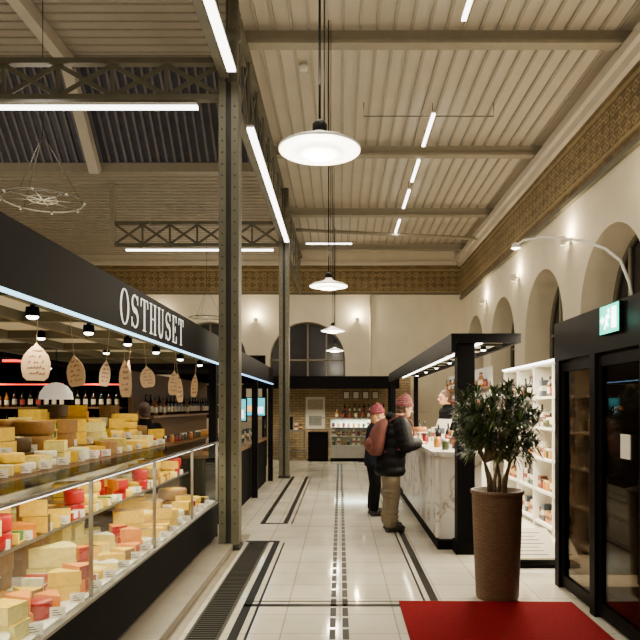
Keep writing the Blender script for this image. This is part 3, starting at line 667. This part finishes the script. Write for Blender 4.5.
for i in range(6):
    a=i*1.05; b=(0.06*math.cos(a),0.06*math.sin(a),0.85); t=(0.12*math.cos(a+.3),0.12*math.sin(a+.3),1.14)
    tr.tube([b,(b[0]*1.3,b[1]*1.3,1.0),t],[0.018,0.015,0.011],M_bark,8)
    for j in range(26):
        aa=random.uniform(0,2*pi); el=math.asin(random.uniform(-0.75,1)); R=random.uniform(0.17,0.35)
        c=Vector((math.cos(aa)*math.cos(el)*R*1.05,math.sin(aa)*math.cos(el)*R*1.05,1.43+math.sin(el)*R*1.08))
        if j<14: tr.tube([t,(Vector(t)+c)/2+Vector((0,0,0.03)),c],[0.008,0.006,0.004],M_bark,5)
        tips.append(c)
add('trunk',tr,parent=e)
lf=MB()
for c in tips:
    axis=((c-Vector((0,0,1.25))).normalized()+Vector((0,0,0.6))).normalized()
    for k in range(26):
        a=k*2.4; el=random.uniform(-0.2,1.3)
        d=(axis.orthogonal().normalized()); w=axis.cross(d)
        dr=(d*math.cos(a)+w*math.sin(a))*math.cos(el)+axis*math.sin(el); dr.normalize()
        L=random.uniform(0.09,0.15); sd=dr.cross(Vector((0,0,1)));
        if sd.length<0.1: sd=Vector((1,0,0))
        sd=sd.normalized()*0.0085; mm=M_leaf if random.random()<0.72 else M_leaf2
        p0=c; p1=c+dr*L*0.5+Vector((0,0,0.008)); p2=c+dr*L+Vector((0,0,-0.012))
        k0=len(lf.v); lf.v+=[tuple(p0),tuple(p1-sd),tuple(p1+sd),tuple(p2)]; lf.face([k0,k0+1,k0+3,k0+2],mm,True)
add('foliage',lf,parent=e,kind='stuff')
m=MB(); m.prism([(0.48,2.2,0.002),(1.86,2.2,0.002),(1.9,5.33,0.002),(0.485,5.36,0.002)],(0,0,0.012),M_red); add('red_carpet',m,label='deep red entrance carpet on tiled floor',cat='carpet')
# ---------------- entrance vestibule ----------------
XD=1.95
e=root('door_1',(0,0,0),'dark bronze framed glass entrance doors with header','door'); e['kind']='structure'
m=MB(); m.box(XD,XD+0.12,2.4,5.92,2.02,2.36,M_frame).box(XD+0.12,XR,5.8,5.92,2.02,2.36,M_frame).box(XD+0.12,XR,2.4,5.8,2.3,2.36,M_frame); add('door_header',m,parent=e)
for yy in (5.8,4.98,4.14,3.3,2.5):
    m=MB(); m.box(XD,XD+0.1,yy,yy+0.1,0,2.02,M_frame); add('door_post',m,parent=e)
for y0,y1 in ((5.08,5.8),(4.24,4.98),(3.4,4.14)):
    m=MB(); m.box(XD+0.03,XD+0.07,y0,y0+0.05,0.02,2.0,M_frame).box(XD+0.03,XD+0.07,y1-0.05,y1,0.02,2.0,M_frame).box(XD+0.03,XD+0.07,y0+0.05,y1-0.05,0.02,0.12,M_frame).box(XD+0.03,XD+0.07,y0+0.05,y1-0.05,1.92,2.0,M_frame)
    d=add('door_leaf',m,parent=e)
    m=MB(); m.box(XD+0.045,XD+0.055,y0+0.05,y1-0.05,0.12,1.92,M_dglass); add('door_glass',m,parent=d)
    m=MB(); m.box(XD+0.012,XD+0.03,y0+0.012,y0+0.034,0.98,1.14,M_blackm); add('door_handle',m,parent=d)
m=MB(); m.box(XD+0.1,XR,5.84,5.88,0.1,2.02,M_dglass); add('side_glass',m,parent=e)
for xx in (2.7,3.4,3.95):
    m=MB(); m.box(xx,xx+0.06,5.82,5.9,0,2.02,M_frame); add('door_post',m,parent=e)
m=MB(); m.box(XD+0.035,XD+0.042,4.45,4.6,1.25,1.42,M_card); add('door_notice',m,label='small white paper notice on glass door',cat='notice')
M_mat=mat('dark_entrance_mat',S(34,28,26),0.95,noise=0.2,scale=60,spec=0.1)
m=MB(); m.box(2.1,3.98,2.4,5.78,0.0,0.012,M_mat); add('entrance_mat',m,label='dark ribbed mat inside the glass entrance',cat='mat')
M_green=emis('exit_green',(0.0,0.62,0.42,1),3.4); M_exw=emis('exit_white',(0.9,1,0.98,1),8)
e=root('exit_sign',(XD-0.002,4.63,2.24),'green illuminated exit sign with running figure and arrow','sign')
m=MB(); m.box(-0.03,0,-0.165,0.165,-0.105,0.105,M_frame); add('sign_box',m,parent=e,bevel=0.003)
m=MB(); m.box(-0.033,-0.03,-0.16,0.16,-0.10,0.10,M_green); add('sign_panel',m,parent=e)
m=MB()
def F(pts): m.prism([(-0.036,-u*0.95,v*1.02) for u,v in pts],(0.003,0,0),M_exw)
F([(0.05,-0.07),(0.13,-0.07),(0.13,0.075),(0.05,0.075)])
F([(-0.08,0.01),(-0.08,-0.01),(-0.12,-0.01),(-0.12,-0.03),(-0.155,0),(-0.12,0.03),(-0.12,0.01)])
N=10;F([(-0.005+0.016*math.cos(2*pi*i/N),0.057+0.016*math.sin(2*pi*i/N)) for i in range(N)])
F([(-0.03,0.035),(0.0,0.035),(-0.02,-0.01),(-0.045,-0.01)]);F([(-0.045,-0.01),(-0.03,-0.02),(-0.005,-0.04),(-0.015,-0.055),(-0.045,-0.03)]);F([(-0.045,-0.01),(-0.06,-0.02),(-0.085,-0.065),(-0.07,-0.07),(-0.03,-0.02)])
F([(0.0,0.035),(0.02,0.01),(0.01,0.0),(-0.01,0.02)]);F([(-0.03,0.035),(-0.06,0.02),(-0.06,0.008),(-0.03,0.02)])
add('sign_pictogram',m,parent=e)
light('POINT','exit_glow',(-0.15,0,0),1.5,e,(0.2,1,0.7),0.05)
e=root('arm_lamp',(2.05,4.55,2.36),'slender curved white arm lamp above entrance','lamp')
m=MB(); P=[(0,0,0),(0,0.06,0.14),(0,0.2,0.32),(-0.02,0.42,0.46),(-0.05,0.8,0.62),(-0.1,1.65,0.87),(-0.14,2.2,0.98),(-0.15,2.45,0.99)]
m.tube(P,0.011,M_white,8); add('arm',m,parent=e)
m=MB(); m.lathe([(0.02,0.04),(0.045,0.015),(0.055,-0.02)],M_white,(-0.15,2.47,0.98),14); add('lamp_head',m,parent=e)
m=MB(); m.ell((-0.15,2.47,0.965),(0.04,0.04,0.02),M_spot,12,6); add('bulb',m,parent=e)
light('SPOT','arm_glow',(-0.15,2.47,0.92),30,e,(1,0.86,0.62),0.05,angle=2.2)
M_board=mat('cream_board',S(216,204,180),0.5,noise=0.06)
m=MB(); m.box(-0.3,0.3,-0.25,0.25,0,0.02,M_board)
for i in range(7): m.box(-0.24,0.2-0.03*(i%3),-0.2+i*0.06,-0.19+i*0.06,0.02,0.021,M_ink)
add('menu_board',m,(1.9,6.72,0.19),label='cream printed menu board leaning low by planter',cat='board',rot=(0.45,0,0))
m=MB(); m.box(1.6,2.25,6.47,7.0,0.0,0.04,M_blackm).box(1.65,2.15,6.96,7.0,0.04,0.28,M_blackm); add('board_stand',m,label='low black stand supporting a menu board',cat='stand')
# ---------------- left second kiosk ----------------
e=root('second_kiosk',(0,0,0),'black stall with lit canopy and glass counter','kiosk')
m=MB(); m.box(-1.53,XF,8.7,14.1,2.1,2.42,M_black).box(-3.6,-1.53,14.04,14.1,2.1,2.42,M_black).box(-3.6,-1.53,8.7,8.76,2.1,2.42,M_black); add('fascia',m,parent=e)
m=MB(); m.box(-1.47,XF+0.006,8.7,14.1,2.08,2.098,emis('led_blue',(0.25,0.55,1,1),3)); add('led_strip',m,parent=e)
m=MB(); m.box(-3.6,-1.53,8.76,14.04,2.3,2.36,M_blackm); add('canopy_roof',m,parent=e)
for yy in (8.72,11.4,13.98):
    m=MB(); m.box(-1.55,-1.45,yy,yy+0.1,0,2.1,M_black); add('canopy_post',m,parent=e)
m=MB(); m.box(-2.2,-1.58,8.9,13.9,0.0,0.9,M_blackm).box(-2.22,-1.56,8.88,13.92,0.9,0.94,M_wood); add('counter_body',m,parent=e)
m=MB(); m.box(-1.6,-1.59,8.9,13.9,0.94,1.35,M_glass); add('front_glass',m,parent=e)
m=MB(); m.box(-2.9,-2.85,8.9,13.9,0,2.1,M_wood).box(-2.85,-2.55,8.9,13.9,1.45,1.48,M_wood).box(-2.85,-2.55,8.9,13.9,1.0,1.03,M_wood); add('back_shelf',m,parent=e)
for i in range(22):
    put(CT,'carton','carton',(-1.85,9.05+i*0.22,0.94),'on the stall counter','cartons on the stall counter')
    put(BT,'bottle','bottle',(-2.7,9.05+i*0.22,1.48),'on the stall back shelf','bottles on the stall back shelf')
    put(JR,'jar','jar',(-2.7,9.1+i*0.22,1.03),'on the stall back shelf','jars on the stall back shelf')
for y in (9.3,10.4,11.8,13.2): spot(-1.75,y,2.3,pw=26,grp='second stall spotlights')
M_scr=emis('screen_blue',(0.04,0.35,0.42,1),2.2); M_scr2=emis('screen_orange',(1,0.4,0.08,1),2)
def screen(x,y,z):
    e=root('display_screen',(x,y,z),'blue lit menu screen above stall counter','screen','lit menu screens')
    m=MB(); m.box(-0.22,0.22,0,0.04,-0.2,0.2,M_blackm).tube([(0,0.03,0.2),(0,0.03,2.3-z)],0.015,M_blackm,8); add('screen_body',m,parent=e)
    m=MB(); m.box(-0.2,0.2,-0.003,0,-0.18,0.18,M_scr).box(-0.16,0.0,-0.005,-0.003,-0.1,0.02,M_scr2).box(0.04,0.17,-0.005,-0.003,-0.14,0.0,M_strip2); add('screen_panel',m,parent=e)
screen(-1.75,13.4,1.6); screen(-1.78,10.9,1.55)
# ---------------- dark back bar ----------------
e=root('back_bar',(0,0,0),'dark bar stall with bottle shelves and red light strips','bar')
m=MB(); m.box(-7.5,-1.75,15.2,15.3,2.35,2.8,M_black).box(-7.5,-3.7,10.4,10.5,2.3,2.7,M_black); add('fascia',m,parent=e)
m=MB(); m.box(-7.5,-3.7,11.3,11.4,0,2.3,M_blackm).box(-7.5,-3.7,10.5,11.4,2.3,2.36,M_blackm); add('back_panel',m,parent=e)
for z in (1.2,1.6,2.0):
    m=MB(); m.box(-7.5,-3.7,11.0,11.3,z-0.03,z,M_wood); add('shelf_board',m,parent=e)
M_redl=emis('red_led',(1,0.05,0.03,1),3)
m=MB(); m.box(-7.5,-3.7,10.99,11.0,1.97,1.99,M_redl).box(-5.4,-4.6,10.39,10.4,2.32,2.36,M_redl); add('led_strip',m,parent=e)
m=MB(); m.box(-7.5,-3.7,10.2,10.8,0,1.05,M_wood).box(-7.5,-3.65,10.15,10.85,1.05,1.1,M_black); add('counter_body',m,parent=e)
for z in (1.2,1.6):
    for i in range(26): put(BT,'bottle','bottle',(-7.2+i*0.135,11.15,z),'on the dark bar shelf','bottles on the dark bar shelf')
for i in range(12): put(CT+JR,'carton','carton',(-6.6+i*0.24,10.35,1.1),'on the bar counter','goods on the bar counter')
for x in (-6.8,-5.8,-4.8,-4.1): spot(x,10.75,2.3,pw=34,grp='bar spotlights')
# ---------------- far stalls ----------------
t=MB(); t.box(-2.2,2.2,20.3,20.45,0,2.5,M_tan); add('wall_partition',t,label='tan brick partition wall behind far stall',cat='wall',kind='structure')
e=root('far_canopy',(0,0,0),'black canopy over the far stall','kiosk')
m=MB(); m.box(-2.6,1.6,17.5,17.6,2.08,2.42,M_black).box(-2.6,1.6,17.6,20.3,2.36,2.42,M_blackm); add('fascia',m,parent=e)
for xx in (-2.1,1.3):
    m=MB(); m.box(xx,xx+0.12,17.5,17.62,0,2.12,M_black); add('canopy_post',m,parent=e)
e=root('pastry_case',(0.48,18.9,0),'lit glass pastry display case with steel base','display case')
m=MB(); m.box(-0.76,0.76,0,0.6,0,0.1,M_blackm).box(-0.76,0.76,0,0.6,0.1,0.45,M_chrome); add('case_base',m,parent=e)
m=MB(); m.box(-0.76,0.76,0.58,0.6,0.45,1.25,M_white)
for z in (0.45,0.72,0.98): m.box(-0.74,0.74,0.1,0.58,z,z+0.015,M_white)
add('case_shelf',m,parent=e)
m=MB(); m.box(-0.76,0.76,0,0.01,0.45,1.22,M_glass); add('front_glass',m,parent=e)
m=MB(); m.box(-0.77,0.77,0,0.6,1.22,1.26,M_chrome).box(-0.77,-0.75,0,0.02,0.45,1.22,M_chrome).box(0.75,0.77,0,0.02,0.45,1.22,M_chrome); add('case_top',m,parent=e)
light('AREA','pastry_glow',(0,0.25,1.2),26,e,(0.85,1,0.95),1.3,0.3)
for z in (0.465,0.735,0.995):
    for i in range(10): put(CT[:2]+JR,'carton','carton',(0.48-0.67+i*0.148,19.15,z),'inside the pastry case','goods inside the pastry case')
for i in range(7): put(BT+JR,'bottle','bottle',(-0.1+i*0.19,19.2,1.26),'on the pastry case','goods on the pastry case')
e=root('drinks_cabinet',(-0.63,18.9,0),'low black cabinet holding a small glass case','cabinet')
m=MB(); m.box(-0.3,0.28,0,0.55,0,0.85,M_blackm); add('cabinet_body',m,parent=e,bevel=0.01)
m=MB(); m.box(-0.26,0.24,-0.012,0,0.08,0.8,M_black); add('door',m,parent=e)
m=MB(); m.box(-0.25,0.2,0.05,0.06,0.85,1.25,M_glass).box(-0.25,0.2,0.05,0.5,1.25,1.28,M_chrome).box(-0.25,-0.24,0.05,0.5,0.85,1.25,M_glass); add('glass_case',m,parent=e)
e=root('prep_table',(-1.45,19.3,0),'steel prep table with dark appliances beside brick wall','table')
m=MB(); m.box(-0.45,0.4,0,0.6,0.86,0.9,M_chrome)
for xx in (-0.43,0.36):
    for yy in (0.02,0.55): m.box(xx,xx+0.03,yy,yy+0.03,0,0.86,M_chrome)
m.box(-0.42,0.38,0.03,0.57,0.25,0.28,M_chrome); add('table_frame',m,parent=e)
m=MB(); m.box(-0.19,0.19,-0.16,0.16,0,0.38,M_blackm).box(-0.15,0.08,-0.17,-0.16,0.06,0.32,M_chrome); add('oven',m,(-1.62,19.6,0.9),label='small black countertop oven on steel table',cat='oven',bevel=0.01)
for x in (-1.32,-1.18): put(CT,'carton','carton',(x,19.55,0.9),'on the steel table','cartons on the steel table')
e=root('bottle_ledge',(0.75,20.3,1.42),'wooden wall shelf with bottles on brick wall','shelf')
m=MB(); m.box(-0.7,0.7,-0.22,0,-0.03,0,M_wood); add('shelf_board',m,parent=e)
for k in (-0.6,0.6):
    m=MB(); m.prism([(k-0.01,0,-0.03),(k-0.01,-0.18,-0.03),(k-0.01,0,-0.18)],(0.02,0,0),M_blackm); add('shelf_bracket',m,parent=e)
for i in range(9): put(BT,'bottle','bottle',(0.15+i*0.15,20.19,1.42),'on the wall shelf','bottles on the brick wall shelf')
m=MB(); m.box(-0.3,0.3,-0.02,0,-0.5,0.5,M_card).box(-0.24,0.24,-0.024,-0.02,0.1,0.42,mat('poster_tone',S(186,170,140),0.6)).box(-0.2,0.2,-0.024,-0.02,-0.4,-0.1,mat('poster_tone2',S(150,150,140),0.6))
add('wall_poster',m,(-0.77,20.3,1.4),label='pale framed poster on tan brick wall',cat='poster')
for i,x in enumerate((0.2,0.5,0.8,1.1)):
    m=MB(); m.box(-0.1,0.1,-0.02,0,-0.12,0.12,M_blackm).box(-0.08,0.08,-0.024,-0.02,-0.1,0.1,M_card); add('wall_menu',m,(x,20.3,1.95),label='small black framed menu on brick wall',cat='menu',group='framed menus on brick wall')
for x in (-1.5,-0.4,0.7): spot(x,19.0,2.36,pw=80,grp='far stall spotlights')
# ---------------- people ----------------
def remesh(mb,vox,name,m,smooth=4):
    me=mb.mesh('tmp'); o=bpy.data.objects.new('tmp',me); COL.objects.link(o)
    r=o.modifiers.new('r','REMESH'); r.mode='VOXEL'; r.voxel_size=vox; r.use_smooth_shade=True
    s=o.modifiers.new('s','SMOOTH'); s.iterations=smooth; s.factor=0.5
    dg=bpy.context.evaluated_depsgraph_get(); out=bpy.data.meshes.new_from_object(o.evaluated_get(dg)); out.name=name
    bpy.data.objects.remove(o); out.materials.clear(); out.materials.append(m)
    for p in out.polygons: p.use_smooth=True
    return out
def limb(mb,pts,rr,m):
    mb.tube(pts,rr,m,14)
    for p,r in zip(pts,rr): mb.ell(p,(r,r,r),m,14,8)
def loft(mb,levels,m,n=24,fx=lambda z:0):
    mb.rings([[(cx+fx(z)+rx*math.cos(2*pi*j/n),ry*math.sin(2*pi*j/n),z) for j in range(n)] for z,cx,rx,ry in levels],m)
def hand(mb,wr,d,nrm,m,thumbside,curl=0.5):
    wr=Vector(wr);d=Vector(d).normalized();n=Vector(nrm);n=(n-d*n.dot(d)).normalized();s=d.cross(n)*thumbside
    for i,(k,L) in enumerate(((0.03,0.068),(0.01,0.078),(-0.01,0.072),(-0.028,0.056))):
        kn=wr+d*0.085+s*k; mb.tube([wr+s*k*0.5,kn],[0.016,0.014],m,8)
        p1=kn+(d*math.cos(curl*.5)+n*math.sin(curl*.5))*L*0.5; p2=p1+(d*math.cos(curl*1.4)+n*math.sin(curl*1.4))*L*0.3; p3=p2+(d*math.cos(curl*2)+n*math.sin(curl*2))*L*0.22
        mb.tube([kn,p1,p2,p3],[0.0105,0.0095,0.0085,0.007],m,8)
    b=wr+d*0.025+s*0.02; mb.tube([b,b+d*0.03+s*0.032+n*0.01,b+d*0.06+s*0.042+n*0.02],[0.015,0.011,0.009],m,8)
def person(loc,rz,label,skin,coat,trous,boots,hat,hair,arms,lean=0.06,hscale=1.0,coat_len=0.78,backpack=None,quilt=True,long_hair=False,hatstyle='beanie',headpitch=0.3,bulk=0.03,baggy=0.0):
    e=root('person',loc,label,'person',rot=(0,0,rz)); e.scale=(hscale,)*3
    fx=lambda z: lean*max(0,(z-0.9))
    F=lambda p:(p[0]+fx(p[2]),p[1],p[2])
    b=MB();sk=skin
    loft(b,[(0.86,0,0.1,0.14),(0.95,0,0.11,0.155),(1.1,0,0.1,0.13),(1.28,0,0.115,0.155),(1.4,0,0.09,0.15),(1.45,0,0.055,0.065),(1.52,0.01,0.05,0.052)],sk,fx=fx)
    for sd in (-1,1):
        limb(b,[(0,sd*0.085,0.9),(0.02+0.02*sd,sd*0.1,0.49),(-0.02+0.02*sd,sd*0.105,0.09)],[0.085,0.055,0.04],sk)
        b.ell((0.05+0.02*sd,sd*0.11,0.04),(0.12,0.04,0.04),sk)
        a=arms[sd]; limb(b,[F((0,sd*0.17,1.38)),F(a[0]),F(a[1])],[0.05,0.04,0.027],sk)
        A=Vector(F(a[0]));Wt=Vector(F(a[1])); hand(b,Wt,(Wt-A),(0,0,-1) if abs((Wt-A).normalized().z)<0.8 else (0,-sd,0),sk,sd)
    hx=0.03+fx(1.58)+0.05*headpitch; hz=1.6-0.02*headpitch
    def H(p):
        x,y,z=p[0],p[1],p[2]; a=-0.35*headpitch; return (hx+x*math.cos(a)-z*math.sin(a),y,hz+x*math.sin(a)+z*math.cos(a))
    b.tube([F((0,0,1.42)),H((-0.02,0,-0.05))],[0.055,0.05],sk,12)
    b.ell(H((-0.005,0,0.01)),(0.092,0.075,0.105),sk,20,14); b.ell(H((0.035,0,-0.06)),(0.052,0.052,0.05),sk)
    b.ell(H((0.06,0,-0.085)),(0.028,0.03,0.022),sk,10,6)
    b.ell(H((0.05,0,0.035)),(0.045,0.055,0.03),sk,12,8)
    b.tube([H((0.082,0,0.02)),H((0.112,0,-0.022)),H((0.088,0,-0.032))],[0.008,0.014,0.008],sk,8)
    for sd in (-1,1): b.ell(H((-0.005,sd*0.077,-0.01)),(0.018,0.01,0.028),sk,10,6)
    b.ell(H((0.088,0,-0.062)),(0.012,0.022,0.006),sk,10,6)
    add('body',remesh(b,0.007,'body',skin,2),parent=e)
    eye=mat('eye',S(40,30,26),0.2); lip=mat('lips',S(160,90,80),0.5)
    for sd in (-1,1):
        m=MB(); m.ell(H((0.083,sd*0.032,0.008)),(0.010,0.012,0.008),eye,10,6); add('eye',m,parent=e)
    m=MB(); m.ell(H((0.094,0,-0.062)),(0.011,0.02,0.004),lip,10,6); add('mouth',m,parent=e)
    j=MB(); L=coat_len; g=bulk if quilt else 0.012
    lv=[(L,0,0.125+g,0.165+g),(L+0.05,0,0.14+g,0.18+g),(0.95,0,0.135+g,0.17+g),(1.1,0,0.125+g,0.16+g),(1.28,0,0.13+g,0.175+g),(1.38,0,0.11+g,0.165+g*.6),(1.44,0,0.075+g*.6,0.09+g*.5),(1.5,0.0,0.066+g*.3,0.07+g*.3)]
    if quilt:
        def interp(z):
            for p,q in zip(lv[:-1],lv[1:]):
                if p[0]<=z<=q[0]:
                    t=(z-p[0])/(q[0]-p[0]); return [p[i]+(q[i]-p[i])*t for i in range(4)]
            return list(lv[-1])
        out=[]; n=42
        for i in range(n+1):
            z=L+(1.5-L)*i/n; v=interp(z); p=0.014*abs(math.sin(pi*(z-L)/0.12)); k=1 if z<1.38 else 0.4
            out.append((z,v[1],v[2]+p*k-0.006,v[3]+p*k-0.006))
        lv=out
    loft(j,lv,coat,fx=fx)
    for sd in (-1,1):
        a=arms[sd]; A=Vector(F(a[0]));Wt=Vector(F(a[1])); Wq=A+(Wt-A)*0.93
        Sh=Vector(F((0,sd*0.17,1.37)))
        if quilt:
            M1=(Sh+A)/2; M2=(A+Wq)/2
            limb(j,[Sh,M1,A,M2,Wq],[0.075+g*.6,0.074+g*.6,0.068+g*.6,0.062+g*.5,0.046+g*.4],coat)
            for q0,q1,rr in ((Sh,M1,0.084+g*.6),(M1,A,0.080+g*.6),(A,M2,0.072+g*.6),(M2,Wq,0.062+g*.5)):
                c=(q0+q1)/2; j.ell(c,(rr,rr*0.95,rr*0.8),coat,14,8)
        else: limb(j,[Sh,A,Wq],[0.07+g*.6,0.058+g*.6,0.042+g*.4],coat)
    if quilt: j.tube([F((-0.09,0.08,1.47)),F((-0.12,0,1.48)),F((-0.09,-0.08,1.47))],[0.045,0.06,0.045],coat,12)
    add('jacket',remesh(j,0.010,'jacket',coat,2),parent=e)
    t=MB(); loft(t,[(0.78,0,0.115,0.155),(0.88,0,0.13,0.165),(1.0,0,0.12,0.155)],trous,fx=fx)
    for sd in (-1,1): 
        limb(t,[(0,sd*0.085,0.86),(0.01+0.02*sd,sd*0.095,0.66),(0.025+0.02*sd,sd*0.1,0.48),(0.0+0.02*sd,sd*0.103,0.28),(-0.012+0.02*sd,sd*0.105,0.13)],[0.105+baggy*.5,0.093+baggy,0.08+baggy,0.08+baggy*.7,0.076+baggy],trous)
        if baggy: 
            for zz in (0.15,0.20,0.26,0.46,0.53): t.ell((0.02*sd+random.uniform(-.008,.008),sd*0.105,zz),(0.09+baggy,0.085+baggy,0.02),trous,14,6)
    add('trousers',remesh(t,0.010,'trousers',trous,2),parent=e)
    for sd in (-1,1):
        s=MB(); fo=0.02*sd
        s.ell((0.06+fo,sd*0.11,0.05),(0.135,0.052,0.05),boots); s.tube([(-0.02+fo,sd*0.105,0.04),(-0.02+fo,sd*0.105,0.17)],[0.055,0.055],boots,14)
        s.box(-0.075+fo,0.17+fo,sd*0.11-0.045,sd*0.11+0.045,0.002,0.03,boots)
        add('boot',remesh(s,0.01,'boot',boots,3),parent=e)
    h=MB()
    h.ell(H((-0.02,0,0.02)),(0.098,0.086,0.11),hair,18,12)
    if long_hair: h.ell(H((-0.06,0,-0.09)),(0.06,0.09,0.13),hair,14,10)
    else: h.ell(H((-0.055,0,-0.05)),(0.045,0.07,0.05),hair,12,8)
    hm=h.mesh('hair'); bm=bmesh.new(); bm.from_mesh(hm)
    bmesh.ops.bisect_plane(bm,geom=bm.verts[:]+bm.edges[:]+bm.faces[:],plane_co=H((0.03,0,0.03)),plane_no=(0.85,0,-0.53),clear_outer=True)
    bm.to_mesh(hm); bm.free(); add('hair',hm,parent=e)
    if hat:
        q=MB()
        if hatstyle=='beanie':
            R=[]
            for z,rx,ry in ((0,0.104,0.09),(0.01,0.113,0.099),(0.04,0.114,0.10),(0.048,0.106,0.092),(0.08,0.104,0.09),(0.115,0.085,0.075),(0.14,0.05,0.045),(0.15,0.01,0.01)):
                R.append([H((-0.012-z*0.35+rx*math.cos(2*pi*k/28)*(1+0.015*math.sin(9*k)),ry*math.sin(2*pi*k/28),0.022+z+0.03*math.cos(2*pi*k/28))) for k in range(28)])
            q.rings(R,hat)
        else:
            q.ell((hx-0.01,0,hz+0.05),(0.104,0.09,0.075),hat,18,8); q.box(hx+0.06,hx+0.16,-0.06,0.06,hz+0.045,hz+0.055,hat)
        add('beanie' if hatstyle=='beanie' else 'cap',q,parent=e)
    if backpack:
        q=MB(); X0=-0.15
        loft(q,[(0.98,X0-0.06,0.06,0.11),(1.01,X0-0.07,0.09,0.14),(1.15,X0-0.09,0.115,0.155),(1.3,X0-0.08,0.10,0.145),(1.41,X0-0.06,0.07,0.12),(1.45,X0-0.04,0.03,0.07)],backpack,fx=fx)
        add('backpack_body',q,parent=e)
        q=MB(); q.ell((X0-0.17+fx(1.12),0,1.12),(0.06,0.11,0.095),backpack); add('backpack_pocket',q,parent=e)
        for sd in (-1,1):
            q=MB(); q.tube([F((X0,sd*0.1,1.42)),F((-0.02,sd*0.11,1.50)),F((0.14,sd*0.13,1.42)),F((0.20,sd*0.17,1.26)),F((0.10,sd*0.25,1.08)),F((X0,sd*0.14,1.03))],0.014,backpack,8); add('backpack_strap',q,parent=e)
    return e
SK=mat('skin_fair',S(196,142,112),0.5,noise=0.05)
K_coat=mat('black_quilted_nylon',S(9,9,12),0.6,spec=0.15,noise=0.3,scale=14,bump=0.4,bscale=25)
K_dark=mat('dark_blue_wool',S(22,24,34),0.8,spec=0.1); K_khaki=mat('khaki_cotton',S(120,106,84),0.85,noise=0.15,bump=0.5,bscale=12)
def knit(name,c1,c2):
    m=bpy.data.materials.new(name); m.use_nodes=True; nt=m.node_tree; b=nt.nodes['Principled BSDF']; b.inputs['Roughness'].default_value=0.95; b.inputs['Specular IOR Level'].default_value=0.1
    tc=nt.nodes.new('ShaderNodeTexCoord'); w=nt.nodes.new('ShaderNodeTexWave'); w.bands_direction='Z'; w.inputs['Scale'].default_value=11; w.inputs['Distortion'].default_value=5; w.inputs['Detail Scale'].default_value=6
    nt.links.new(tc.outputs['Object'],w.inputs['Vector']); r=nt.nodes.new('ShaderNodeMixRGB'); r.inputs[1].default_value=c1; r.inputs[2].default_value=c2
    nt.links.new(w.outputs['Fac'],r.inputs[0]); nt.links.new(r.outputs[0],b.inputs['Base Color'])
    bp=nt.nodes.new('ShaderNodeBump'); bp.inputs['Strength'].default_value=0.6; bp.inputs['Distance'].default_value=0.01; nt.links.new(w.outputs['Fac'],bp.inputs['Height']); nt.links.new(bp.outputs[0],b.inputs['Normal']); return m
K_boot=mat('dark_leather',S(26,22,21),0.5); K_red=knit('knit_pink_grey',S(132,48,56),S(116,98,92)); K_pink=knit('knit_pink',S(136,56,70),S(116,68,72))
K_bag=mat('backpack_rose',S(104,56,48),0.85,noise=0.25); K_hair=mat('brown_hair',S(74,50,34),0.6,noise=0.3,scale=60); K_blk=mat('black_cotton',S(10,10,12),0.85,spec=0.1); K_gold=mat('blond_hair',S(150,112,70),0.6,noise=0.3,scale=60)
fwd={1:[(0.08,0.26,1.12),(0.27,0.17,1.12)],-1:[(0.09,-0.27,1.12),(0.28,-0.17,1.14)]}
down={1:[(-0.02,0.24,1.1),(0.08,0.22,0.86)],-1:[(-0.02,-0.24,1.1),(0.12,-0.2,0.88)]}
person((0.65,8.45,0),0.25,'person in black puffer jacket, khaki trousers, knit hat and rose backpack',SK,K_coat,K_khaki,K_boot,K_red,K_hair,fwd,lean=0.2,backpack=K_bag,headpitch=0.8,bulk=0.055,coat_len=0.72,baggy=0.018)
person((0.50,9.65,0),0.3,'person in dark blue coat and pink knit hat waiting',SK,K_dark,K_blk,K_boot,K_pink,K_gold,down,lean=0.05,hscale=0.93,quilt=False,long_hair=True,backpack=None)
person((1.90,11.3,0),pi+0.25,'shop worker in black shirt behind marble counter',SK,K_blk,K_blk,K_boot,None,K_hair,down,lean=0.05,hscale=1.1,quilt=False,coat_len=0.85)
person((-2.5,8.36,0),2.4,'stall worker in dark shirt standing by cheese stall',SK,K_blk,K_blk,K_boot,None,K_hair,down,lean=0.02,hscale=0.97,quilt=False,coat_len=0.85)
# ---------------- world and camera ----------------
w=bpy.data.worlds.new('World'); scene.world=w; w.use_nodes=True
w.node_tree.nodes['Background'].inputs[0].default_value=(1,0.88,0.72,1); w.node_tree.nodes['Background'].inputs[1].default_value=0.15
cd=bpy.data.cameras.new('Camera'); cam=bpy.data.objects.new('Camera',cd); COL.objects.link(cam)
cam.location=(0,0,1.62); cam.rotation_euler=(pi/2,0,0); cd.lens=36*650/640; cd.sensor_width=36; cd.shift_x=-0.03125; cd.shift_y=0.134; cd.clip_end=100
scene.camera=cam
